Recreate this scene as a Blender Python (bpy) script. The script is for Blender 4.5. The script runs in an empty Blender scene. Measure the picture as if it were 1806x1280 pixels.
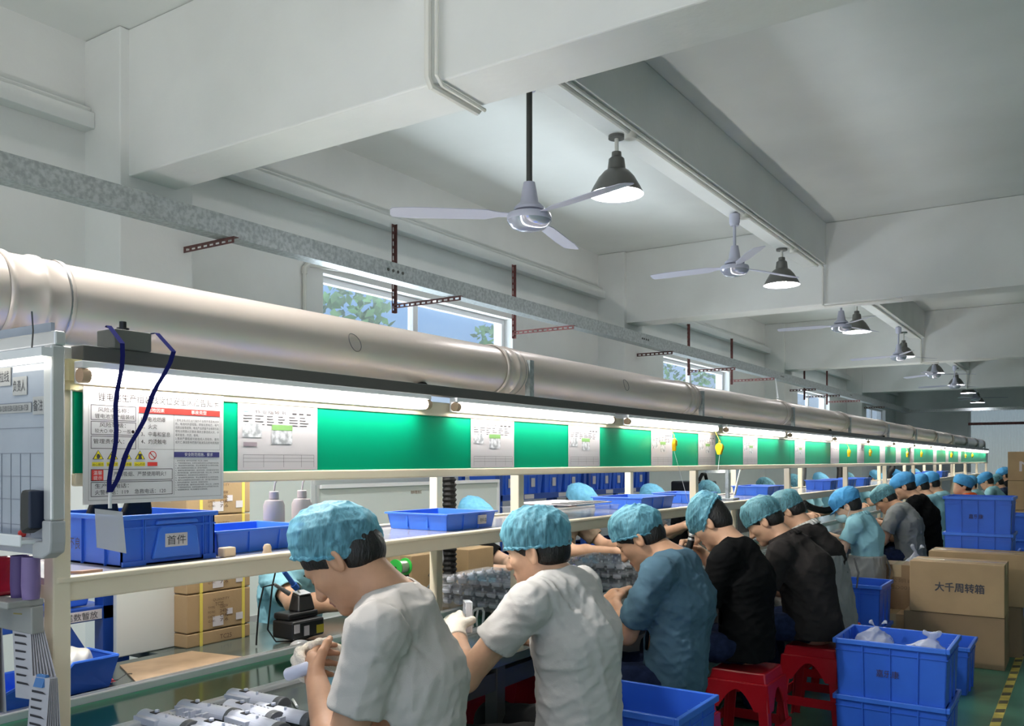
import bpy, bmesh, math, random
import numpy as np
from mathutils import Vector, Matrix
random.seed(7); np.random.seed(7)
SC = bpy.context.scene
COL = SC.collection
# ---------------------------------------------------------------- camera
CAM_H, FPX, CX, HY = 1.40, 1540.0, 903.0, 812.0
YAW = math.atan2(1022.0, FPX)
cd = bpy.data.cameras.new('camera'); cam = bpy.data.objects.new('camera', cd); COL.objects.link(cam)
cam.location = (0, 0, CAM_H); cam.rotation_euler = (math.pi/2, 0, YAW)
cd.sensor_fit = 'HORIZONTAL'; cd.sensor_width = 36.0; cd.lens = 36.0*FPX/1806.0
cd.shift_y = (HY-640.0)/1806.0; cd.clip_start = 0.05; cd.clip_end = 300
SC.camera = cam
# ---------------------------------------------------------------- colour management and sky light
SC.view_settings.view_transform = 'Standard'; SC.view_settings.look = 'None'
SC.view_settings.exposure = 0.88; SC.view_settings.gamma = 1.0; SC.view_settings.use_curve_mapping = False
wd = bpy.data.worlds.new('sky'); SC.world = wd; wd.use_nodes = True
nt = wd.node_tree; bg = nt.nodes['Background']
tc = nt.nodes.new('ShaderNodeTexCoord'); sx = nt.nodes.new('ShaderNodeSeparateXYZ'); cr = nt.nodes.new('ShaderNodeValToRGB')
nt.links.new(tc.outputs['Generated'], sx.inputs[0]); nt.links.new(sx.outputs['Z'], cr.inputs[0]); nt.links.new(cr.outputs[0], bg.inputs[0])
cr.color_ramp.elements[0].position = 0.0; cr.color_ramp.elements[0].color = (.62, .66, .68, 1)
cr.color_ramp.elements[1].position = 0.16; cr.color_ramp.elements[1].color = (.30, .52, .88, 1)
bg.inputs[1].default_value = 0.55
sl = bpy.data.lights.new('sun', 'SUN'); sl.energy = 2.2; sl.angle = .02; so_ = bpy.data.objects.new('sun', sl); COL.objects.link(so_); so_.rotation_euler = (0, math.radians(46), 0)   # lights the trees beyond the windows
def area(name, loc, rot, sx_, sy_, power, col=(1, 1, 1)):
    l = bpy.data.lights.new(name, 'AREA'); l.shape = 'RECTANGLE'; l.size = sx_; l.size_y = sy_; l.energy = power; l.color = col
    o = bpy.data.objects.new(name, l); COL.objects.link(o); o.location = loc; o.rotation_euler = rot; return o
# daylight through the windows of the left wall
for k, s in enumerate((6.5, 13.3, 20.2)):
    area('window_daylight', (-6.7, s, 1.15), (0, -math.radians(128), 0), 1.2, 3.2, 160, (.93, .97, 1))
# added, unseen fill strips without fixtures behind the rack: lift ceiling and far bench
area('rear_fill_up', (-2.95, 11.2, 1.66), (math.pi, 0, 0), .12, 20.5, 41, (1, .97, .92))
area('rear_fill_down', (-2.40, 11.2, 1.58), (0, 0, 0), .08, 20.5, 70, (1, .96, .88))
def spot(name, loc, power, col):
    l = bpy.data.lights.new(name, 'SPOT'); l.energy = power; l.color = col; l.spot_size = math.radians(150); l.spot_blend = .3; l.shadow_soft_size = .06
    o = bpy.data.objects.new(name, l); COL.objects.link(o); o.location = loc
# the lit pendant of the near bay, in the same row as the others, above the frame
spot('near_bay_lamp', (-2.62, 1.55, 3.16), 130, (1, .98, .95))
# added upward fill panel at floor level behind the camera, lifting beams and ceiling
area('behind_camera_fill', (1.0, -6.2, .06), (math.pi, 0, 0), 9.0, 4.0, 390, (1, .99, .97))
# ---------------------------------------------------------------- geometry helpers
RX, RY = math.cos(YAW), math.sin(YAW)
def ray(px, py):
    a = (px-CX)/FPX; return Vector((a*RX-RY, a*RY+RX, (HY-py)/FPX))
def on_lat(px, py, L):
    d = ray(px, py); t = -L/d.x; return Vector((0, 0, CAM_H))+d*t
def on_z(px, py, z):
    d = ray(px, py); return Vector((0, 0, CAM_H))+d*((z-CAM_H)/d.z)
def on_s(px, py, s):
    d = ray(px, py); return Vector((0, 0, CAM_H))+d*(s/d.y)
def Rz(a): return Matrix.Rotation(a, 4, 'Z')
def T(*v): return Matrix.Translation(v if len(v) == 3 else v[0])
def wmat(o):
    m = o.matrix_basis.copy(); p = o
    while p.parent:
        m = p.parent.matrix_basis @ p.matrix_parent_inverse @ m; p = p.parent
    return m
def tag(o, label=None, cat=None, group=None, kind=None):
    if label: o['label'] = label
    if cat: o['category'] = cat
    if group: o['group'] = group
    if kind: o['kind'] = kind
    return o
def thing(name, label, cat, loc=(0, 0, 0), rz=0.0, group=None):
    o = bpy.data.objects.new(name, None); COL.objects.link(o); o.empty_display_size = .1
    o.location = loc; o.rotation_euler = (0, 0, rz)
    return tag(o, label, cat, group)
def copy_tree(o, parent=None):
    c = o.copy(); COL.objects.link(c)
    if parent: c.parent = parent
    for ch in list(o.children): copy_tree(ch, c)
    return c
class MB:
    """collects faces; build() links them as one mesh object (verts in the parent's frame, or world if world=True)"""
    def __init__(s): s.v = []; s.f = []; s.m = []; s.M = None; s.mi = 0
    def add(s, vs, fs):
        n = len(s.v)
        if s.M is not None: vs = [s.M @ Vector(p) for p in vs]
        s.v += [tuple(p) for p in vs]; s.f += [tuple(i+n for i in f) for f in fs]; s.m += [s.mi]*len(fs); return s
    def mat(s, i): s.mi = i; return s
    def box(s, x0, x1, y0, y1, z0, z1, M=None):
        vs = [Vector(p) for p in ((x0, y0, z0), (x1, y0, z0), (x1, y1, z0), (x0, y1, z0), (x0, y0, z1), (x1, y0, z1), (x1, y1, z1), (x0, y1, z1))]
        if M is not None: vs = [M @ p for p in vs]
        return s.add(vs, [(0, 3, 2, 1), (4, 5, 6, 7), (0, 1, 5, 4), (1, 2, 6, 5), (2, 3, 7, 6), (3, 0, 4, 7)])
    def hexa(s, bot, top):
        return s.add(list(bot)+list(top), [(0, 3, 2, 1), (4, 5, 6, 7), (0, 1, 5, 4), (1, 2, 6, 5), (2, 3, 7, 6), (3, 0, 4, 7)])
    def quad(s, *p): return s.add(p, [tuple(range(len(p)))])
    def tube(s, pts, r, n=10, cap=True, rs=None):
        pts = [Vector(p) for p in pts]; N = len(pts); rings = []
        t0 = (pts[1]-pts[0]).normalized(); up = Vector((0, 0, 1)) if abs(t0.z) < .9 else Vector((1, 0, 0))
        u = t0.cross(up).normalized()
        vs = []
        for i, p in enumerate(pts):
            t = (pts[min(i+1, N-1)]-pts[max(i-1, 0)]).normalized()
            u = (u-t*u.dot(t)).normalized(); w = t.cross(u); rr = rs[i] if rs else r
            vs += [p+u*(rr*math.cos(2*math.pi*k/n))+w*(rr*math.sin(2*math.pi*k/n)) for k in range(n)]
        fs = [(i*n+k, i*n+(k+1) % n, (i+1)*n+(k+1) % n, (i+1)*n+k) for i in range(N-1) for k in range(n)]
        if cap: fs += [tuple(range(n))[::-1], tuple((N-1)*n+k for k in range(n))]
        return s.add(vs, fs)
    def cyl(s, a, b, r, r2=None, n=16, cap=True): return s.tube([a, b], r, n, cap, [r, r if r2 is None else r2])
    def lathe(s, prof, c=(0, 0, 0), n=24, M=None):
        """prof: (r,z) list"""
        c = Vector(c); vs = []
        for r, z in prof:
            for k in range(n):
                p = Vector((r*math.cos(2*math.pi*k/n), r*math.sin(2*math.pi*k/n), z))
                vs.append((M @ p if M is not None else p)+c)
        N = len(prof)
        fs = [(i*n+k, i*n+(k+1) % n, (i+1)*n+(k+1) % n, (i+1)*n+k) for i in range(N-1) for k in range(n)]
        return s.add(vs, fs)
    def prism(s, poly, d0, d1, fn):
        """2-D polygon extruded from d0 to d1; fn(u,v,d)->point"""
        n = len(poly); vs = [fn(u, v, d0) for u, v in poly]+[fn(u, v, d1) for u, v in poly]
        return s.add(vs, [tuple(range(n))[::-1], tuple(range(n, 2*n))]+[(i, (i+1) % n, n+(i+1) % n, n+i) for i in range(n)])
    def ball(s, c, r, nu=14, nv=9, sc=(1, 1, 1), M=None):
        pr = [(max(1e-4, math.sin(math.pi*i/nv)), -math.cos(math.pi*i/nv)) for i in range(nv+1)]
        S = Matrix.Diagonal((r*sc[0], r*sc[1], r*sc[2], 1)); 
        return s.lathe(pr, c, nu, (M @ S) if M is not None else S)
    def build(s, name, mat, parent=None, smooth=False, bevel=0.0, world=False, seg=2, angle=40, label=None):
        me = bpy.data.meshes.new(name); me.from_pydata(s.v, [], s.f)
        mats = mat if isinstance(mat, (list, tuple)) else [mat]
        for m in mats: me.materials.append(m)
        if len(mats) > 1: me.polygons.foreach_set('material_index', s.m)
        if smooth: me.polygons.foreach_set('use_smooth', [True]*len(me.polygons))
        me.update()
        o = bpy.data.objects.new(name, me); COL.objects.link(o)
        if smooth and angle:
            try: me.set_sharp_from_angle(angle=math.radians(angle))
            except Exception: pass
        if bevel:
            b = o.modifiers.new('bevel', 'BEVEL'); b.width = bevel; b.segments = seg; b.limit_method = 'ANGLE'; b.angle_limit = math.radians(35)
        if parent:
            o.parent = parent
            if world: o.matrix_parent_inverse = wmat(parent).inverted()
        if label: o['label'] = label
        return o
# ---------------------------------------------------------------- text as mesh
_tx = {}
def text_geo(body):
    if body in _tx: return _tx[body]
    c = bpy.data.curves.new('lettering', 'FONT'); c.body = body; c.size = 1.0; c.resolution_u = 2
    o = bpy.data.objects.new('lettering', c); COL.objects.link(o)
    dg = bpy.context.evaluated_depsgraph_get(); m = bpy.data.meshes.new_from_object(o.evaluated_get(dg))
    v = np.array([p.co[:2] for p in m.vertices]) if len(m.vertices) else np.zeros((0, 2))
    f = [tuple(p.vertices) for p in m.polygons]
    bpy.data.objects.remove(o); bpy.data.curves.remove(c); bpy.data.meshes.remove(m)
    if len(v): v = v-v.min(0)
    _tx[body] = (v, f); return _tx[body]
def put_text(mb, body, org, ux, uz, h, w=None, off=0.0008):
    """lower-left org, ux along the line, uz up (unit vectors); h = height; w = forced width"""
    v, f = text_geo(body)
    if not len(v): return
    ext = v.max(0); sc = h/ext[1]; sw = sc if w is None else w/ext[0]
    n = ux.cross(uz); mb.add([org+ux*(p[0]*sw)+uz*(p[1]*sc)+n*off for p in v], f)
# ---------------------------------------------------------------- materials
MT = {}
def mat(name, col, rough=.5, metal=0.0, noise=0.0, nscale=8.0, bump=0.0, bscale=60.0, spec=.5, emit=None, estr=0.0, col2=None, alpha=1.0, trans=0.0, coat=0.0, stretch=None):
    if name in MT: return MT[name]
    m = bpy.data.materials.new(name); m.use_nodes = True; n = m.node_tree.nodes; l = m.node_tree.links; p = n['Principled BSDF']
    p.inputs['Base Color'].default_value = (*col, 1); p.inputs['Roughness'].default_value = rough; p.inputs['Metallic'].default_value = metal
    p.inputs['Specular IOR Level'].default_value = spec
    if coat: p.inputs['Coat Weight'].default_value = coat
    if trans: p.inputs['Transmission Weight'].default_value = trans
    if alpha < 1: p.inputs['Alpha'].default_value = alpha
    if emit: p.inputs['Emission Color'].default_value = (*emit, 1); p.inputs['Emission Strength'].default_value = estr
    if noise or bump:
        t = n.new('ShaderNodeTexCoord'); src = t.outputs['Object']
        if stretch:
            mp = n.new('ShaderNodeMapping'); mp.inputs['Scale'].default_value = stretch; l.new(src, mp.inputs[0]); src = mp.outputs[0]
    if noise:
        q = n.new('ShaderNodeTexNoise'); q.inputs['Scale'].default_value = nscale; q.inputs['Detail'].default_value = 5; l.new(src, q.inputs['Vector'])
        r = n.new('ShaderNodeValToRGB'); c2 = col2 or tuple(max(0, c*(1-noise)) for c in col)
        r.color_ramp.elements[0].position = .38; r.color_ramp.elements[0].color = (*c2, 1); r.color_ramp.elements[1].position = .62; r.color_ramp.elements[1].color = (*col, 1)
        l.new(q.outputs[0], r.inputs[0]); l.new(r.outputs[0], p.inputs['Base Color'])
    if bump:
        q2 = n.new('ShaderNodeTexNoise'); q2.inputs['Scale'].default_value = bscale; q2.inputs['Detail'].default_value = 4; l.new(src, q2.inputs['Vector'])
        b = n.new('ShaderNodeBump'); b.inputs['Strength'].default_value = bump; b.inputs['Distance'].default_value = .01; l.new(q2.outputs[0], b.inputs['Height']); l.new(b.outputs[0], p.inputs['Normal'])
    MT[name] = m; return m
def clear(name, col=(1, 1, 1), tr=.75, rough=.08, gcol=None):
    """clear plastic film: see-through with a glossy/diffuse share"""
    if name in MT: return MT[name]
    m = bpy.data.materials.new(name); m.use_nodes = True; n = m.node_tree.nodes; l = m.node_tree.links; p = n['Principled BSDF']
    p.inputs['Base Color'].default_value = (*(gcol or col), 1); p.inputs['Roughness'].default_value = rough
    t = n.new('ShaderNodeBsdfTransparent'); t.inputs[0].default_value = (*col, 1); x = n.new('ShaderNodeMixShader'); x.inputs[0].default_value = tr
    l.new(p.outputs[0], x.inputs[1]); l.new(t.outputs[0], x.inputs[2]); l.new(x.outputs[0], n['Material Output'].inputs[0])
    MT[name] = m; return m
M_wall = mat('painted_plaster', (.79, .80, .785), .85, noise=.06, nscale=1.6, bump=.12, bscale=30)
M_ceil = mat('painted_ceiling', (.77, .785, .765), .9, noise=.08, nscale=.9, bump=.1, bscale=20)
M_floor = mat('green_epoxy', (.065, .22, .15), .3, noise=.35, nscale=2.2, bump=.05, bscale=6, col2=(.045, .15, .105))
M_alu = mat('aluminium', (.74, .74, .74), .35, .55)
M_galv = mat('galvanised_steel', (.46, .50, .50), .42, .55, noise=.3, nscale=38)
M_duct = mat('duct_steel', (.72, .62, .55), .36, .42, noise=.14, nscale=3, stretch=(1, .3, 1))
M_ductdark = mat('duct_joint', (.30, .30, .30), .4, .85)
M_rust = mat('rust_primer', (.13, .055, .05), .6, noise=.3, nscale=20)
M_rustr = mat('red_primer', (.22, .075, .07), .6, noise=.3, nscale=20)
M_cream = mat('cream_enamel', (.88, .77, .58), .38, noise=.04, nscale=6)
M_creamd = mat('cream_shadow_side', (.62, .57, .47), .45)
M_green = mat('green_board', (.0, .36, .185), .3, noise=.05, nscale=2, spec=.25)
M_white = mat('white_plastic', (.82, .82, .83), .35)
M_lav = mat('pale_lavender_plastic', (.60, .62, .76), .3)
M_paper = mat('paper', (.60, .565, .59), .7)
M_ink = mat('ink', (.06, .06, .07), .8)
M_inkg = mat('grey_ink', (.07, .065, .07), .9, spec=.1)
M_red = mat('sign_red', (.78, .05, .04), .5)
M_yel = mat('sign_yellow', (.92, .78, .02), .5)
M_navy = mat('navy_ink', (.05, .05, .20), .6)
M_black = mat('black_plastic', (.012, .012, .013), .4)
M_rub = mat('black_rubber', (.007, .007, .007), .65, spec=.25)
M_dark = mat('dark_steel', (.07, .07, .065), .45, .3)
M_chan = mat('dark_channel', (.10, .10, .09), .45, .2)
M_tube = mat('lit_tube', (1, 1, 1), .4, emit=(1, .96, .88), estr=17)
M_bulb = mat('lit_bulb', (1, 1, 1), .4, emit=(.96, .97, 1), estr=90)
M_pvc = mat('white_conduit', (.72, .71, .66), .45)
M_fan = mat('fan_enamel', (.50, .51, .62), .3)
M_shade = mat('lamp_shade_grey', (.16, .16, .15), .35, .5)
M_shadein = mat('lamp_shade_white', (.85, .85, .92), .5)
M_glass = clear('window_glass', (.93, .97, 1), .82, .05)
M_blue = mat('blue_plastic', (.035, .145, .70), .38, noise=.10, nscale=5)
M_blue2 = mat('bright_blue_plastic', (.05, .19, .80), .36, noise=.10, nscale=5)
M_rack = mat('rack_blue', (.015, .07, .36), .4)
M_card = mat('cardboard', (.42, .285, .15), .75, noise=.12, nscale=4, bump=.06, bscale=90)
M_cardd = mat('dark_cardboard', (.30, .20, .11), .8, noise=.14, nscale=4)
M_tape = mat('packing_tape', (.46, .36, .22), .2)
M_strap = mat('yellow_strap', (.75, .62, .12), .45)
M_stool = mat('red_plastic', (.58, .012, .022), .25)
ORD = ['nearest', 'second', 'third', 'fourth', 'fifth', 'sixth', 'seventh', 'eighth', 'ninth', 'tenth', 'eleventh', 'twelfth', 'thirteenth', 'fourteenth', 'fifteenth', 'sixteenth', 'seventeenth', 'eighteenth', 'nineteenth', 'twentieth', 'twenty-first', 'twenty-second', 'twenty-third', 'twenty-fourth']
# ================================================================ the hall
def struct(o): o['kind'] = 'structure'; return o
ZC = 4.01
m = MB(); m.box(-5.6, 8, -4, 30.4, -.1, 0); struct(m.build('floor', M_floor))
m = MB(); m.box(-5.6, 8, -4, 30.4, ZC, ZC+.15); struct(m.build('ceiling', M_ceil))
# left wall with window openings
WIN = [(5.08, 7.88), (11.87, 14.67), (18.87, 21.6), (25.7, 28.4)]
Z0, Z1 = 1.6, 2.93
m = MB(); s0 = -4
for a, b in WIN:
    m.box(-5.47, -5.22, s0, a, 0, ZC); m.box(-5.47, -5.22, a, b, 0, Z0); m.box(-5.47, -5.22, a, b, Z1, ZC); s0 = b
m.box(-5.47, -5.22, s0, 30.4, 0, ZC); struct(m.build('wall_left', M_wall))
BEAM = [(3.12, 3.45), (9.9, 10.25), (16.7, 17.05), (23.4, 23.75)]
k = 0
for a, b in BEAM:
    m = MB(); m.box(-5.3, 8, a, b, 3.12, ZC-.002); struct(m.build('ceiling_beam', M_wall, bevel=.008))
    m = MB(); m.box(-5.3, -4.85, a-.06, b+.12, 0, ZC-.003); struct(m.build('column', M_wall, bevel=.008))
m = MB(); m.box(-2.68, -2.43, -4, 30.3, 3.55, ZC-.001); struct(m.build('ceiling_beam', M_wall, bevel=.006))
seg = [(-4, 3.06), (3.57, 9.84), (10.37, 16.64), (17.17, 23.34), (23.87, 30)]
for n, (a, b) in enumerate(seg):
    m = MB(); m.box(-5.22, -5.11, a, b, 3.44, 3.54); m.box(-5.22, -5.15, a, b, 3.54, 3.58)
    struct(m.build('trim_%d' % (n+1), M_wall, bevel=.006))
for n, (a, b) in enumerate(WIN):
    w = struct(thing('window_%d' % (n+1), None, None, (-5.36, a, Z0)))
    L = b-a; H = Z1-Z0; fr = MB()
    fr.box(-.03, .03, 0, L, 0, .05); fr.box(-.03, .03, 0, L, H-.05, H); fr.box(-.03, .03, 0, .05, .05, H-.05); fr.box(-.03, .03, L-.05, L, .05, H-.05)
    fr.box(-.035, .035, L*.45, L*.45+.07, .05, H-.05); fr.build('window_frame', M_white, w, bevel=.004)
    for y0, y1 in ((.05, L*.45), (L*.45+.07, L-.05)):
        p = MB(); p.box(-.004, .004, y0, y1, .05, H-.05); p.build('pane', M_glass, w)
m = MB(); m.box(8, 8.2, -4, 30.4, 0, ZC); struct(m.build('wall_right', M_wall))
# end wall with the translucent sheeting
m = MB(); m.box(-5.6, -3.15, 30, 30.3, 0, ZC); m.box(-3.15, 8, 30, 30.3, 3.0, ZC); m.box(-3.15, 8, 30, 30.3, 0, .9); struct(m.build('wall_back', M_wall))
w = struct(thing('window_5', None, None, (-3.15, 30.1, .9)))
fr = MB()
for x in (0, 1.5, 3.0, 4.5): fr.box(x, x+.07, -.03, .03, 0, 2.1)
fr.build('window_frame', M_white, w)
p = MB(); N = 150
for i in range(N):
    x0, x1 = 6*i/N, 6*(i+1)/N; y0, y1 = .03*(i % 2), .03*((i+1) % 2)
    p.quad((x0, y0, 0), (x1, y1, 0), (x1, y1, 2.1), (x0, y0, 2.1))
M_sheet = clear('translucent_sheet', (.85, .92, .88), .45, .25, (.66, .70, .70)); p.build('pane', M_sheet, w)
p = MB(); p.box(0, 6, -.06, -.03, 1.58, 1.66); p.build('window_rail', M_rustr, w)
# trees outside the first windows
M_leaf = mat('leaf_green', (.16, .34, .10), .6, noise=.5, nscale=3); M_bark = mat('bark', (.14, .10, .07), .9)
for n, (x, s, r) in enumerate(((-10.5, 10.0, 1.5), (-11, 17.5, 1.9), (-10.5, 25.5, 1.9))):
    t = thing('tree', ('leafy tree seen outside the nearest window', 'leafy tree seen outside the second window', 'leafy tree seen outside the third window')[n], 'tree', (x, s, 0))
    b = MB(); b.tube([(0, 0, 0), (.05, .03, 1.6), (0, .1, 3.6)], .12, 8); b.build('trunk', M_bark, t)
    lf = MB(); rnd = random.Random(n)
    for i in range(900):
        th, ph, q = rnd.uniform(0, 6.28), math.acos(rnd.uniform(-1, 1)), r*rnd.uniform(.5, 1)**.5
        c = Vector((q*math.sin(ph)*math.cos(th)*.7, q*math.sin(ph)*math.sin(th), 3.7+q*math.cos(ph)*.8))
        u = Vector((rnd.gauss(0, 1), rnd.gauss(0, 1), rnd.gauss(0, 1))).normalized(); v = u.orthogonal().normalized()
        lf.quad(c-u*.11, c+v*.06, c+u*.11, c-v*.06)
    lf.build('crown', M_leaf, t)
# ================================================================ steel trunking and its slotted brackets along the left wall
t = thing('cable_trunking', 'long galvanised steel cable trunking running along the left wall above the windows', 'cable trunking', (-4.46, -2, 2.77))
m = MB(); m.box(-.06, .06, 0, 29.6, 0, .13)
m.build('trunking_body', M_galv, t)
for s in (1.2, 4.95, 9.4, 14.9, 20):
    for i in range(4): m = MB(); m.cyl((.06, s+2+i*.055, .065), (.064, s+2+i*.055, .065), .012, n=8); m.build('bolt', M_dark, t)
m = MB(); m.box(-.05, 4.6, 29.45, 29.55, .02, .1); m.build('trunking_bend', M_galv, t)
def bracket(s, lat_w, red, vert, label):
    b = thing('slotted_bracket', label, 'bracket', (-lat_w, s, 2.73), 0, 'slotted steel brackets under the trunking')
    mm = M_rustr if red else M_rust
    L = lat_w-4.36; m = MB()
    m.box(0, L, 0, .004, .0, .010); m.box(0, L, 0, .004, .026, .036); m.box(0, L, 0, .038, .0355, .0395)
    n = max(4, int(L/.06))
    for i in range(n+1): x = (L-.02)*i/n; m.box(x, x+.02, 0, .004, .01, .026)
    m.build('arm', mm, b)
    if vert:
        m = MB(); m.box(0, .004, -.018, -.008, -.04, .74); m.box(0, .004, .008, .018, -.04, .74); m.box(0, .03, .018, .022, -.04, .74)
        for i in range(13): z = -.04+i*.063; m.box(0, .004, -.008, .008, z, z+.024)
        m.build('upright', mm, b)
BR = [(3.5, 4.85, 0, 0, 'dark slotted bracket arm on the nearest wall column'), (5.8, 5.1, 0, 1, 'dark slotted bracket above the middle of the nearest window'),
      (7.7, 5.1, 1, 1, 'slotted bracket at the far end of the nearest window'), (10.2, 4.85, 0, 0, 'dark slotted bracket arm on the second wall column'),
      (12.5, 5.1, 1, 1, 'red slotted bracket above the second window'), (14.4, 5.1, 1, 1, 'red slotted bracket beside the far edge of the second window'),
      (17.0, 4.85, 0, 0, 'dark slotted bracket arm on the third wall column'), (18.9, 5.1, 0, 1, 'slotted bracket at the near edge of the third window'),
      (20.8, 5.1, 1, 1, 'red slotted bracket at the far edge of the third window'), (23.6, 4.85, 0, 0, 'dark slotted bracket arm on the fourth wall column')]
for a in BR: bracket(*a)
t = thing('wall_conduit', 'thin white conduit bent around the near corner of the first window', 'conduit', (-5.2, 4.86, 1.6))
m = MB(); m.tube([(0, 0, 0), (0, 0, 1.32), (.0, .05, 1.36), (.02, .7, 1.40)], .016, 8); m.build('conduit_pipe', M_pvc, t, smooth=True)
m = MB(); m.tube([(0, 0, 1.28), (0, 0, 1.33), (0, .05, 1.37), (0, .1, 1.372)], .022, 8); m.build('elbow', M_pvc, t, smooth=True)
# ================================================================ conduit along the middle ceiling beam
t = thing('ceiling_conduit', 'white conduit run down the nearest cross beam and along the middle ceiling beam', 'conduit', (-2.5, 3.1, 3.1))
m = MB(); m.tube([(0, -.02, .9), (0, -.02, .03), (0, 0, 0), (0, .36, 0), (-.01, .39, .03)], .017, 8); m.tube([(.05, -.02, .9), (.05, -.02, .03), (.05, .02, .0), (.045, .36, 0)], .010, 8)
m.build('drop_pipe', M_pvc, t, smooth=True)
m = MB(); m.tube([(0, .36, .43), (0, 6.7, .43)], .017, 8); m.tube([(.045, .36, .43), (.045, 6.75, .43), (.045, 6.77, .41), (.045, 6.77, .0), (.06, 6.77, -.01), (.85, 6.77, -.01)], .012, 8)
m.build('beam_pipe', M_pvc, t, smooth=True)
for y in (.62, 2.06, 4.3, 5.8):
    m = MB(); m.cyl((0, y, .455), (0, y, .39), .04, n=12); m.build('junction_box', M_pvc, t, smooth=True)
m = MB(); m.tube([(0, .62, .40), (-.05, .6, .33), (-.03, .55, .30), (.0, .53, .36)], .018, 8); m.build('stub_elbow', M_pvc, t, smooth=True)
t = thing('ceiling_conduit', 'white conduit under the middle beam behind the second cross beam', 'conduit', (-2.5, 10.3, 3.1))
m = MB(); m.tube([(0, 0, .43), (0, 6.3, .43), (.02, 6.35, .41), (.02, 6.37, 0), (.1, 6.38, -.01), (.3, 6.38, -.01)], .016, 8); m.build('beam_pipe', M_pvc, t, smooth=True)
t = thing('ceiling_conduit', 'white conduit under the middle beam behind the third cross beam', 'conduit', (-2.5, 17.1, 3.1))
m = MB(); m.tube([(0, 0, .43), (0, 6.2, .43), (.02, 6.25, .41), (.02, 6.27, 0)], .016, 8); m.build('beam_pipe', M_pvc, t, smooth=True)
# ================================================================ fans and lamps under the middle beam
def fan(s, z, rot, dark, label, top=3.55, lat=2.58):
    f = thing('ceiling_fan', label, 'ceiling fan', (-lat, s, z), 0, 'ceiling fans under the middle beam')
    m = MB(); m.cyl((0, 0, .15), (0, 0, top-z), .013 if not dark else .017, n=10); m.build('rod', M_dark if dark else M_fan, f, smooth=True)
    m = MB(); m.lathe([(.012, .0), (.035, .0), (.045, .03), (.045, .10), (.02, .11)], (0, 0, top-z-.115), 20); m.build('canopy', M_fan, f, smooth=True)
    m = MB(); m.lathe([(.012, .20), (.032, .20), (.04, .16), (.052, .09), (.085, .06), (.085, .045), (.05, .04), (.05, .03), (.118, .025), (.123, .01), (.123, -.01), (.116, -.02)], n=32); m.build('motor_housing', M_fan, f, smooth=True)
    m = MB(); m.lathe([(.122, -.012), (.112, -.03), (.09, -.05), (.05, -.062), (.001, -.065)], n=32); m.build('bottom_cap', mat('fan_chrome_cap', (.6, .62, .74), .12, .6), f, smooth=True)
    for k in range(3):
        a = rot+k*2*math.pi/3; M = Rz(a) @ T(0, 0, .018) @ Matrix.Rotation(math.radians(11), 4, 'X')
        m = MB(); poly = [(.10, -.022), (.17, -.028), (.24, -.058), (.62, -.066), (.745, -.055), (.76, -.03), (.76, .03), (.745, .048), (.62, .058), (.24, .052), (.17, .028), (.10, .022)]
        m.prism(poly, -.002, .002, lambda u, v, d: M @ Vector((u, v, d+.02*abs(v)/.06*0-.01*(u/.76)**2)))
        m.build('blade', M_fan, f)
    return f
FANS = [(4.06, 2.73, 3.871, 1, 'nearest ceiling fan, hanging low on a long dark rod'), (7.38, 3.06, 3.21, 0, 'second ceiling fan, pale with a short pale rod, in front of the second cross beam'),
        (11.25, 3.05, 3.3, 0, 'third ceiling fan, just behind the second cross beam'), (15.1, 3.06, 3.02, 0, 'fourth ceiling fan, in front of the third cross beam'),
        (18.9, 3.08, 2.5, 0, 'fifth ceiling fan, just behind the third cross beam'), (22.0, 3.08, 3.1, 0, 'sixth ceiling fan, in front of the fourth cross beam'), (26.2, 3.05, 2.2, 0, 'farthest ceiling fan, near the end wall')]
for a in FANS: fan(*a)
def lamp(s, z, label, top=3.55, lat=2.62):
    f = thing('pendant_lamp', label, 'pendant lamp', (-lat, s, z), 0, 'pendant lamps under the middle beam')
    m = MB(); m.cyl((0, 0, top-z-.02), (0, 0, top-z), .055, n=20); m.build('ceiling_rose', M_shade, f)
    m = MB(); m.cyl((0, 0, .25), (0, 0, top-z), .014, n=10); m.build('stem', M_pvc, f, smooth=True)
    m = MB(); m.lathe([(.014, .285), (.032, .28), (.034, .25), (.052, .235), (.06, .17), (.062, .155)], n=20); m.build('lamp_neck', M_shade, f, smooth=True)
    m = MB(); m.lathe([(.06, .165), (.085, .15), (.12, .11), (.155, .05), (.18, .0)], n=36); m.mat(1).lathe([(.178, .0), (.153, .05), (.118, .108), (.083, .147), (.001, .16)], n=36)
    m.build('shade', [M_shade, M_shadein], f, smooth=True, angle=0)
    m = MB(); m.ball((0, 0, .055), .058, 20, 12, (1, 1, .85)); m.build('bulb', M_bulb, f, smooth=True)
LS = [(5.2, 3.16), (8.9, 3.18), (12.3, 3.12), (15.8, 3.13), (19.3, 3.15), (22.6, 3.15), (25, 3.12), (27.2, 3.0)]
for i, (s, z) in enumerate(LS):
    lamp(s, z, ['nearest lit pendant lamp, beside the blade of the nearest fan', 'second pendant lamp, lit, in front of the second cross beam', 'third pendant lamp, lit, beside the third fan', 'fourth pendant lamp, lit, beside the fourth fan',
                'fifth pendant lamp, lit, beside the fifth fan', 'sixth pendant lamp, lit, beside the sixth fan', 'seventh pendant lamp, hanging behind the fourth cross beam', 'farthest pendant lamp, close to the end wall'][i])
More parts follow.
